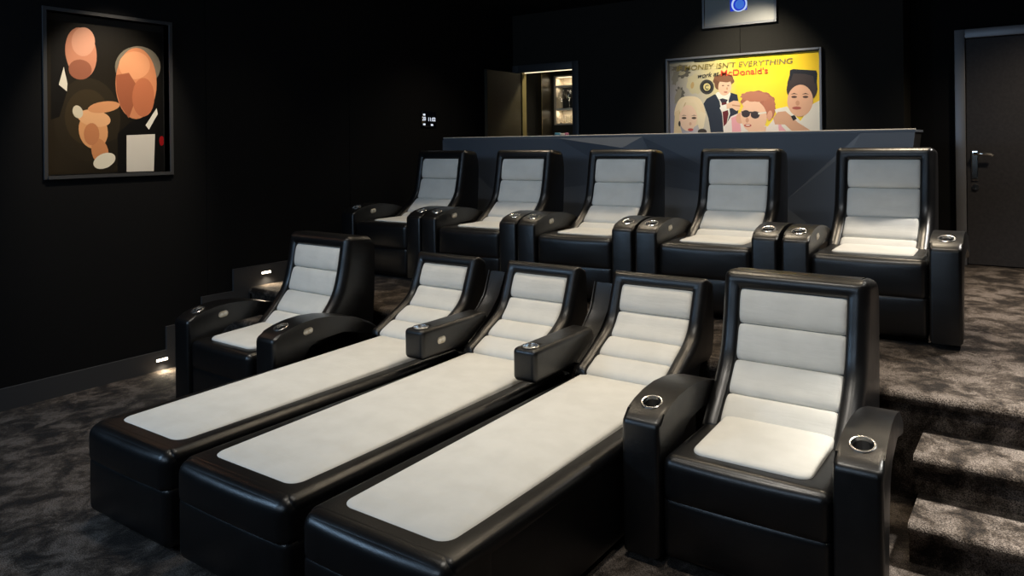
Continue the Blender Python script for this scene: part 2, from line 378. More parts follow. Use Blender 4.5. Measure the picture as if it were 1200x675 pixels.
spot('bar_spot', (-4.35, 7.85, 2.75), (-5.14, 7.1, 1.5), 55, (1, .84, .52), 90, .8, .04)
spot('bar_downlight', (-4.9, 7.95, 3.0), (-5.4, 7.95, 1.9), 9, (1, .84, .52), 60, .8, .04)

wine = [(0, 0), (.034, .001), (.034, .003), (.006, .008), (.004, .02), (.004, .095), (.010, .105), (.034, .130), (.043, .165), (.038, .205), (.031, .235), (.029, .235), (.036, .205), (.041, .165), (.032, .132), (.008, .108), (0, .106)]
tumb = [(0, 0), (.034, 0), (.040, .10), (.038, .10), (.032, .012), (0, .012)]
wm = finish(lathe(wine, 20)); tm = finish(lathe(tumb, 20))
wlab = ['wine glass on the upper niche shelf, nearest the left side', 'wine glass second from the left on the upper niche shelf', 'wine glass on the upper niche shelf, third from the left', 'wine glass in the back, half hidden between the two leftmost wine glasses']
for (x, y), lb in zip(((-5.095, 8.333), (-4.985, 8.333), (-4.875, 8.333), (-5.04, 8.424)), wlab):
    o = obj('wine_glass', wm if wm.users == 0 else wm.copy(), M['glass'], None, (x, y, 2.0555)); tag(o, lb, 'glass', 'wine glasses in the lit bar niche')
for (x, y), lb in zip(((-5.10, 8.35), (-5.01, 8.35), (-4.92, 8.35), (-5.055, 8.41)), ('glass tumbler at the left end of the niche floor', 'glass tumbler in the middle of the front line on the niche floor', 'glass tumbler at the right end of the line on the niche floor', 'glass tumbler standing behind the other tumblers in the niche')):
    o = obj('tumbler', tm if tm.users == 0 else tm.copy(), M['glass'], None, (x, y, nz0+.0005)); tag(o, lb, 'glass', 'tumblers in the lit bar niche')

for (x0, x1, z1, mm, lb) in ((-5.02, -4.94, 1.742, 'packet_blue', 'blue snack packet on the bar worktop, at the left'), (-4.935, -4.88, 1.735, 'packet_white', 'white snack packet on the bar worktop between the blue and pink ones'), (-4.87, -4.83, 1.74, 'packet_pink', 'pink snack packet on the bar worktop beside the door frame')):
    bm = puff(x0, x1, 8.02, 8.07, 1.6605, z1, .012, (0, .01, 0), n=3, m=5)
    tag(obj('snack_packet', bm, M[mm]), lb, 'packet', 'snack packets on the bar worktop')
# ------------------------------------------------------------------ counter wall behind the back row
ct = empty('counter', (-3.0, 6.3, PZ), 'slate blue faceted counter wall with a pale top edge behind the back row', 'counter')
CX1, CYF, CYB, CT = -.79, 6.20, 6.62, 1.68
T4 = Matrix.Translation((3.0, -6.3, -PZ))
def fy(d_): return CYF+d_
fv = [(LX+.001, PZ, 0), (CX1-.14, PZ, 0), (CX1, CT-.022, 0), (LX+.001, CT-.022, 0),   # 0..3
      (-3.83, CT-.022, 0), (-3.10, 1.26, .05), (-2.95, CT-.022, 0), (-3.13, 1.56, -.035), (-2.86, 1.46, .035),
      (-1.20, 1.56, 0), (-1.75, 1.10, .045), (-3.5, PZ, 0), (-2.2, PZ, 0), (-4.6, 1.1, .04), (-1.15, CT-.022, 0)]
bm = bmesh.new(); V = [bm.verts.new((x, fy(d_), z)) for x, z, d_ in fv]
for f in ((0, 13, 3), (3, 13, 4), (13, 5, 4), (0, 11, 13), (13, 11, 5), (4, 5, 7), (4, 7, 6), (7, 8, 6), (5, 8, 7), (5, 10, 8), (8, 10, 6), (6, 10, 14), (14, 10, 9), (14, 9, 2), (9, 1, 2), (9, 10, 1), (10, 12, 1), (5, 11, 12), (5, 12, 10)):
    bm.faces.new([V[i] for i in f])
me = finish(bm, False)
def tm4(me): me.transform(T4); return me
o = obj('faceted_front', tm4(me), M['counter'], ct)
md = o.modifiers.new('s', 'SOLIDIFY'); md.thickness = .02; md.offset = -1
obj('counter_body', tm4(finish(prism_y([(LX+.001, PZ), (CX1-.15, PZ), (CX1-.01, CT-.03), (LX+.001, CT-.03)], CYF+.075, CYB), False)), M['rubber'], ct)
obj('counter_top', tm4(finish(bxm(LX+.001, CX1+.003, CYF-.006, CYB, CT-.022, CT-.004, .002, 1), False)), M['counter'], ct)
obj('top_edge', tm4(finish(bxm(LX+.001, CX1+.003, CYF-.009, CYF+.03, CT-.006, CT+.004, .003, 2))), M['ledge'], ct)

# ------------------------------------------------------------------ recliner parts
def catmull(P, n):
    P = [Vector((0, p[0], p[1])) for p in P]; P = [P[0]*2-P[1]]+P+[P[-1]*2-P[-2]]; out = []
    for i in range(1, len(P)-2):
        for k in range(16):
            t = k/16; a, b_, c_, d_ = P[i-1:i+3]
            out.append(.5*((2*b_)+(c_-a)*t+(2*a-5*b_+4*c_-d_)*t*t+(3*b_-a-3*c_+d_)*t**3))
    out.append(P[-2])
    L = [0]
    for a, b_ in zip(out, out[1:]): L.append(L[-1]+(b_-a).length)
    def ev(s):
        s = max(0, min(L[-1], s)); i = 0
        while i < len(L)-2 and L[i+1] < s: i += 1
        f = (s-L[i])/(L[i+1]-L[i]); p = out[i].lerp(out[i+1], f)
        i0, i1 = max(0, i-3), min(len(out)-1, i+4); t = (out[i1]-out[i0]).normalized(); nrm = Vector((0, -t.z, t.y))
        return p, nrm
    return ev, L[-1]
def back_shell(curve, rear, W, bord, rc=.040, r=.044, rec=.020):
    ev, T = catmull(curve, 0); rev, RT = catmull(rear, 0)
    bm = bmesh.new(); hw = W/2
    xs = sorted({round(s*x, 5) for s in (-1, 1) for x in [hw*q for q in (0, .2, .4, .6)]+[hw-r*(1-math.cos(i*math.pi/10)) for i in range(6)]+[hw-bord*q for q in (.5, .7, .84, .88, .93, .97, .995, 1.05, 1.3)]})
    ts = sorted({round(t, 5) for t in [T*i/26 for i in range(27)]+[T-r*(1-math.cos(i*math.pi/10)) for i in range(6)]+[T-bord*q for q in (.5, .7, .84, .88, .93, .97, .995, 1.05, 1.3)]+[.008, .02]})
    def half(t):
        q = t-(T-rc)
        a = hw if q <= 0 else hw-rc+math.sqrt(max(0, rc*rc-q*q))
        q = .03-t
        return a if q <= 0 else a-.012*(q/.03)**2
    def H(x, t):
        d_ = min(hw-abs(x), T-t)
        if d_ < r: return -r+math.sqrt(max(0, r*r-(r-d_)**2))+.012*math.sin(math.pi*min(1, d_/bord))
        if d_ < bord*.99:
            u_ = d_/bord; e_ = max(0, (u_-.84)/.15)
            return .012*math.sin(math.pi*min(1, u_))-rec*(1-math.sqrt(max(0, 1-min(1, e_)**2)))
        return -rec
    F, B = [], []
    for t in ts:
        p, nn = ev(t); q, _ = rev(RT*t/T); k = half(t)/hw; fr, br = [], []
        dn = min(1, t/.03); dn = math.sqrt(1-(1-dn)**2)
        for x in xs:
            h_ = H(x, t)*1.0-(1-dn)*.03
            fr.append(bm.verts.new(Vector((x*k, 0, 0))+p+nn*h_)); br.append(bm.verts.new((x*k, q.y, q.z)))
        F.append(fr); B.append(br)
    nx, nt = len(xs), len(ts)
    for j in range(nt-1):
        for i in range(nx-1):
            bm.faces.new((F[j][i], F[j][i+1], F[j+1][i+1], F[j+1][i])); bm.faces.new((B[j][i+1], B[j][i], B[j+1][i], B[j+1][i+1]))
    def strip(a, b_, off):
        K = 5; prev = a
        for k in range(1, K+1):
            if k == K: cur = b_
            else: cur = [bm.verts.new(p.co.lerp(q.co, k/K)+Vector(off)*math.sin(math.pi*k/K)) for p, q in zip(a, b_)]
            for i in range(len(a)-1): bm.faces.new((prev[i], prev[i+1], cur[i+1], cur[i]))
            prev = cur
    # sides, top and bottom share their corner rows through a weld below
    strip([f[0] for f in F], [q[0] for q in B], (-.004, 0, 0)); strip([f[-1] for f in F], [q[-1] for q in B], (.004, 0, 0))
    strip(F[-1], B[-1], (0, 0, .003)); strip(F[0], B[0], (0, 0, 0))
    bmesh.ops.remove_doubles(bm, verts=bm.verts[:], dist=.0015)
    return bm
def rolls(curve, W, bord, t0, t1s):
    """four horizontal cushion rolls lying in the recess"""
    ev, T = catmull(curve, 0); out = []
    hw = W/2-bord*.93
    edges = [t0+(T-bord*.92-t0)*q for q in t1s]
    for a, b_ in zip(edges, edges[1:]):
        bm = bmesh.new(); nx, nt = 22, 14; G = []
        for j in range(nt+1):
            v_ = 1-math.cos(math.pi*j/nt); v_ /= 2; row = []
            for i in range(nx+1):
                uu_ = (1-math.cos(math.pi*i/nx))/2; xx = -hw+2*hw*uu_
                cv = (1-abs(2*v_-1)**3.0)**.42; cu_ = min(1, min(uu_, 1-uu_)/.06); cu_ = math.sqrt(max(0, 1-(1-cu_)**2))
                h_ = -.022+.030*cv*(.45+.55*cu_)
                t = a+(b_-a)*v_; t = (t-(a+b_)/2)*(.90+.10*cu_)+(a+b_)/2+.0025*math.sin(xx*23+a*40)*math.sin(math.pi*v_)
                p, nn = ev(t); row.append(bm.verts.new(Vector((xx, 0, 0))+p+nn*h_))
            G.append(row)
        for j in range(nt):
            for i in range(nx): bm.faces.new((G[j][i], G[j][i+1], G[j+1][i+1], G[j+1][i]))
        ring = G[0]+[g[-1] for g in G[1:]]+list(reversed(G[-1][:-1]))+[g[0] for g in reversed(G[1:-1])]
        bm.faces.new(ring)
        out.append(finish(bm, True, 60))
    return out
CUPY = .115
def arm_mesh(xl, xr, taper=0, hole=True, dz=0):
    P = [(0, .03), (0, .515), (.004, .532), (.015, .543), (.06, .562), (.12, .581), (.20, .596), (.30, .602), (.40, .596), (.50, .580), (.62, .55), (.74, .50), (.80, .46),
         (.80, .39), (.66, .445), (.52, .482), (.40, .497), (.31, .490), (.245, .462), (.20, .412), (.175, .34), (.165, .24), (.16, .03)]
    P = [(y, z+(dz if z > .3 else 0)) for y, z in P]
    return finish(prism_x(P, xl, xr, None, .020, 4, taper))
def cup_cut(o, x, y, z, r=.037):
    """bores the cup well into the arm mesh"""
    cm = finish(lathe([(0, -.07), (r, -.07), (r, .08), (0, .08)], 28), False)
    c_ = bpy.data.objects.new('c', cm); C.objects.link(c_); bpy.context.view_layer.update(); c_.matrix_world = o.matrix_world @ Matrix.Translation((x, y, z))
    md = o.modifiers.new('b', 'BOOLEAN'); md.object = c_; md.solver = 'EXACT'
    bpy.context.view_layer.update()
    dg = bpy.context.evaluated_depsgraph_get(); me = bpy.data.meshes.new_from_object(o.evaluated_get(dg))
    o.modifiers.clear(); o.data = me; bpy.data.objects.remove(c_)
cupm = None
def add_cup(arm, x, y, z, tilt=0):
    global cupm
    if cupm is None:
        cupm = finish(lathe([(0, -.060), (.0335, -.058), (.0355, -.050), (.0355, .001), (.0365, .0045), (.0405, .0052), (.0435, .003), (.0435, -.001), (.0372, -.001), (.0366, -.060), (0, -.062)], 36)); cupm.materials.append(M['steel']); cupm.name = 'cup_holder'
    o = bpy.data.objects.new('cup_holder', cupm); C.objects.link(o); o.parent = arm; o.location = (x, y, z); o.rotation_euler.x = tilt; return o
def add_control(arm, x, y, z, tilt=0):
    """oval button plate on the right face of the arm"""
    def oval(hw_, hh, dx, n_=20):
        bm = bmesh.new(); A = []
        pts = []
        for i in range(n_):
            a = 2*math.pi*i/n_; k = hw_-hh
            pts.append((math.cos(a)*hh+(k if math.cos(a) > 0 else -k), math.sin(a)*hh))
        rings = [[bm.verts.new((xo, py*s, pz*s)) for py, pz in pts] for xo, s in ((0, 1), (dx*.6, 1), (dx, .88))]
        for a_, b_ in zip(rings, rings[1:]):
            for i in range(n_): bm.faces.new((a_[i], a_[(i+1) % n_], b_[(i+1) % n_], b_[i]))
        bm.faces.new(rings[-1]); bm.faces.new(list(reversed(rings[0]))); return finish(bm)
    p = obj('control_plate', oval(.034, .019, .004), M['plate'], arm, (x, y, z)); p.rotation_euler.x = tilt
    for s in (-1, 1):
        obj('button', oval(.0105, .0095, .003), M['white_plastic'], p, (.0038, s*.015, 0))
def topz(y):
    P = [(0, .535), (.06, .562), (.12, .581), (.20, .596), (.30, .602), (.40, .596), (.50, .58)]
    for (a, za), (b_, zb) in zip(P, P[1:]):
        if y <= b_: return za+(zb-za)*(y-a)/(b_-a)
    return .58
def add_arm(t, xl, xr, control=False, taper=0):
    a = obj('armrest', arm_mesh(xl, xr, taper), M['leather'], t)
    xc = (xl+xr)/2-taper*.07; z = topz(CUPY); cup_cut(a, xc, CUPY, z)
    add_cup(a, xc, CUPY, z, math.atan2(.019, .06))
    if control: add_control(a, xr-.0005, .245, .540, .10)
    # stitched seam under the top edge of the inner face
    return a
BW, BB = .60, .088
def seat_parts(t, hw, curve, seat_back, st=0):
    bm = puff(-hw, hw, .012, seat_back, .238, .425+st, .04, (.0, .010, .004), lo=.022)
    s = obj('seat', bm, M['leather'], t)
    zf = (lambda y: .428+.05*(y-.1)) if not st else (lambda y: .464)
    obj('seat_pad', finish(pad(-hw+.085, hw-.085, .085 if not st else .14, seat_back-.10, zf, .05, .03, .010 if not st else .004)), M['suede'], s)
    f = obj('footrest_panel', puff(-hw, hw, .018, .12, .035, .274, .03, (0, .010, 0), hi=.016), M['leather'], t)
    obj('base', bxm(-hw+.01, hw-.01, .10, .86, .0, .30, .01), M['leather'], t)
def full_recliner(name, loc, label, upright, arms=('L', 'R'), group=None, controls='L', taper=0, dx=0):
    t = empty(name, loc, label, 'armchair', group)
    hw = .303
    if upright:
        cv = [(.40, .40), (.53, .475), (.67, .565), (.765, .665), (.802, .78), (.832, .93), (.862, 1.08)]
        rear = [(.98, .30), (1.01, .45), (1.03, .62), (1.04, .80), (1.04, .95), (1.01, 1.06)]; sb = .60; bw = .595; st = .042; dx = dx-.018
    else:
        cv = [(.405, .405), (.495, .49), (.59, .585), (.652, .675), (.688, .79), (.712, .91), (.735, 1.03)]
        rear = [(.90, .30), (.92, .45), (.935, .62), (.94, .80), (.94, .93), (.90, 1.01)]; sb = .60; bw = .612; st = 0
    seat_parts(t, hw, cv, sb, st)
    b_ = obj('backrest', finish(back_shell(cv, rear, bw, BB), True, 50), M['leather'], t)
    for me in rolls(cv, bw, BB, .035, (0, .25, .50, .75, 1)): obj('cushion_roll', me, M['suede'], b_)
    b_.location.x = dx
    if 'L' in arms: add_arm(t, -hw-.004-.156, -hw-.004, 'L' in controls)
    if 'R' in arms: add_arm(t, hw+.004, hw+.160, False, taper)
    return t

# ------------------------------------------------------------------ back row, on the platform
xs2 = [-.838, -1.796, -2.752, -3.703, -4.650]
rz2 = [.03, .03, .03, .02, .012]
lab2 = ['upright black leather recliner with grey-white back rolls on the platform, the one nearest the door',
        'upright black leather recliner in the back row, second seat from the door side',
        'upright black leather recliner in the middle of the back row',
        'upright black leather recliner in the back row, second seat from the left wall',
        'upright black leather recliner at the left wall end of the back row']
t2 = full_recliner('recliner', (xs2[0], 4.61, PZ), lab2[0], True, group='recliners in the back row')
t2.rotation_euler.z = rz2[0]
for x, lb, rz in zip(xs2[1:], lab2[1:], rz2[1:]):
    c_ = copy_tree(t2); c_.location = (x, 4.61, PZ); c_.rotation_euler.z = rz; c_['label'] = lb

# ------------------------------------------------------------------ front row
Y1 = 2.64
full_recliner('recliner', (-.900, Y1, 0), 'upright black and ivory recliner at the right end of the front row, by the steps', False, group='upright recliners at the ends of the front row', controls='', taper=.055, dx=-.008)
end_l = full_recliner('recliner', (-4.015, Y1, 0), 'upright black and ivory recliner at the left wall end of the front row', False, arms=('L',), dx=.04, group='upright recliners at the ends of the front row')
end_l.rotation_euler.z = -.025
def lounger(x, hw, label, arm, dx=0, dz=0):
    """recliner laid flat: long footrest and low back; origin on the floor under the arm front line"""
    t = empty('extended_recliner', (x, Y1, 0), label, 'lounger', 'flat-reclined loungers of the front row')
    y0 = 1.615-Y1; y1 = .76
    body = obj('footrest_body', puff(-hw+.002, hw-.002, y0+.05, .85, .03, .385, .02, n=3), M['leather'], t)
    obj('footrest_panel', puff(-hw, hw, y0+.008, y0+.16, .030, .280, .035, (0, .010, 0), hi=.016), M['leather'], body)
    bm = puff(-hw, hw, y0, y0+.26, .232, .412, .05, (0, .010, .0), lo=.034); puff(-hw, hw, y0+.03, .80, .335, .413, .035, (0, 0, .003), bm=bm, m=16)
    s = obj('seat', bm, M['leather'], t)
    zf = lambda y: .402+.030*max(0, (y-y0)/1.75)
    obj('seat_pad', finish(pad(-hw+.075, hw-.075, y0+.10, .725, zf, .06, .03, .018)), M['suede'], s)
    cv = [(.655, .462), (.73, .490), (.83, .540), (.93, .590), (1.003, .65), (1.05, .75), (1.11, .905)]
    rear = [(.98, .37), (1.0, .485), (1.15, .50), (1.19, .66), (1.18, .87)]
    W, B_ = (.51 if dx < 0 else .545), .076
    b_ = obj('backrest', finish(back_shell(cv, rear, W, B_, .02, .028, .022), True, 50), M['leather'], t)
    for me in rolls(cv, W, B_, .012, (0, .25, .50, .75, 1)): obj('cushion_roll', me, M['suede'], b_)
    b_.location.x = dx
    if arm:
        # short raised armrest box in front of a narrow upholstered wing between the backs
        ax = -.355
        a = obj('armrest', finish(puff(ax-.068, ax+.068, .35, .92, .462, .622, .024, (.002, .002, .003))), M['leather'], t)
        cup_cut(a, ax+.004, .405, .622, .036); add_cup(a, ax+.004, .405, .625)
        if arm == 2: add_control(a, ax+.0685, .50, .545, 0)
        wc = [(.72, .48), (.80, .52), (.88, .565), (.96, .62), (1.03, .69), (1.085, .83)]; wr = [(y+.07, z-.03) for y, z in wc]
        P = wc+list(reversed(wr)); wg = obj('wing_panel', finish(prism_x(P, ax-.012+dx, ax+.096+dx, None, .008, 2)), M['leather'], t)
        obj('piping', tube([(ax-.012+dx, y-.008, z+.004) for y, z in wc], .005), M['leather'], wg)
    return t
l1 = lounger(-3.118, .31, 'fully reclined black and ivory lounger, leftmost of the three, next to the left upright recliner', 0, -.05)
l2 = lounger(-2.415, .325, 'fully reclined black and ivory lounger, middle of the three', 2, -.025)
l3 = lounger(-1.703, .312, 'fully reclined black and ivory lounger, rightmost of the three, beside the right upright recliner', 1)
add_arm(l1, -.312-.158-.058, -.312-.058, True)

# ------------------------------------------------------------------ projector panel, posters, wall controls
pj = empty('projector_panel', (-2.50, BY, 2.77), 'brushed steel panel high on the back wall with a glowing blue projector lens', 'projector')
bm = bmesh.new(); X0, X1, z0, z1 = -.362, .36, 0, .372; hx0, hx1, hz0, hz1 = -.09, .085, .135, .30
box(bm, X0, hx0, -.03, 0, z0, z1); box(bm, hx1, X1, -.03, 0, z0, z1); box(bm, hx0, hx1, -.03, 0, z0, hz0); box(bm, hx0, hx1, -.03, 0, hz1, z1)
obj('panel', finish(bm, False), M['panel_steel'], pj)
bm = bmesh.new()
box(bm, X0-.012, X0+.012, -.045, 0, z0-.012, z1, .003, 1); box(bm, X1-.012, X1+.012, -.045, 0, z0-.012, z1, .003, 1); box(bm, X0+.012, X1-.012, -.045, 0, z0-.012, z0+.012, .003, 1)
obj('panel_rim', finish(bm, False), M['metal_frame'], pj)
obj('projector_window', finish(bxm(hx0, hx1, -.012, -.002, hz0, hz1), False), M['blue'], pj)
def yl(me): me.transform(Matrix.Rotation(math.pi/2, 4, 'X')); return me
o = obj('lens_ring', yl(finish(lathe([(.066, 0), (.066, .022), (.071, .026), (.076, .022), (.076, 0)], 40, close=True))), M['lens_ring'], pj, (0.005, -.012, .20))
o = obj('lens', yl(finish(lathe([(0, .012), (.022, .011), (.042, .003), (.046, 0), (0, 0)], 32))), M['lens_glass'], pj, (0.005, -.012, .20))

# art prints: flat sheets, every shape a thin layer of ink in one mesh
def ink_mesh(shapes, map3, step):
    bm = bmesh.new(); cl = bm.loops.layers.float_color.new('ink')
    for i, (col, pts) in enumerate(shapes):
        vs = [bm.verts.new(map3(u_, v_, i*step)) for u_, v_ in pts]
        try: f = bm.faces.new(vs)
        except ValueError: continue
        for k, lp in enumerate(f.loops):
            c_ = col[k % len(col)] if isinstance(col, list) else col
            lp[cl] = (*c_, 1)
    me = bpy.data.meshes.new('print'); bm.normal_update(); bmesh.ops.triangulate(bm, faces=bm.faces[:]); bm.to_mesh(me); bm.free(); return me
def ell(cx, cy, rx, ry, n_=28, a0=0, a1=360, rot=0, wob=0, k=5):
    o_ = []
    for i in range(n_):
        a = math.radians(a0+(a1-a0)*i/(n_ if a1-a0 == 360 else n_-1)); q = 1+wob*math.sin(k*a+cx*9)
        x, y = rx*q*math.cos(a), ry*q*math.sin(a); cr_, sr = math.cos(rot), math.sin(rot)
        o_.append((cx+x*cr_-y*sr, cy+x*sr+y*cr_))
    return o_
def niche_trim():
    bm = bmesh.new(); t_ = .022
    box(bm, LX-.1, LX+.014, NY0-t_, NY0, NZ0-t_, NZ1+t_); box(bm, LX-.1, LX+.014, NY1, NY1+t_, NZ0-t_, NZ1+t_)
    box(bm, LX-.1, LX+.014, NY0, NY1, NZ1, NZ1+t_); box(bm, LX-.1, LX+.022, NY0, NY1, NZ0-t_, NZ0); return bm
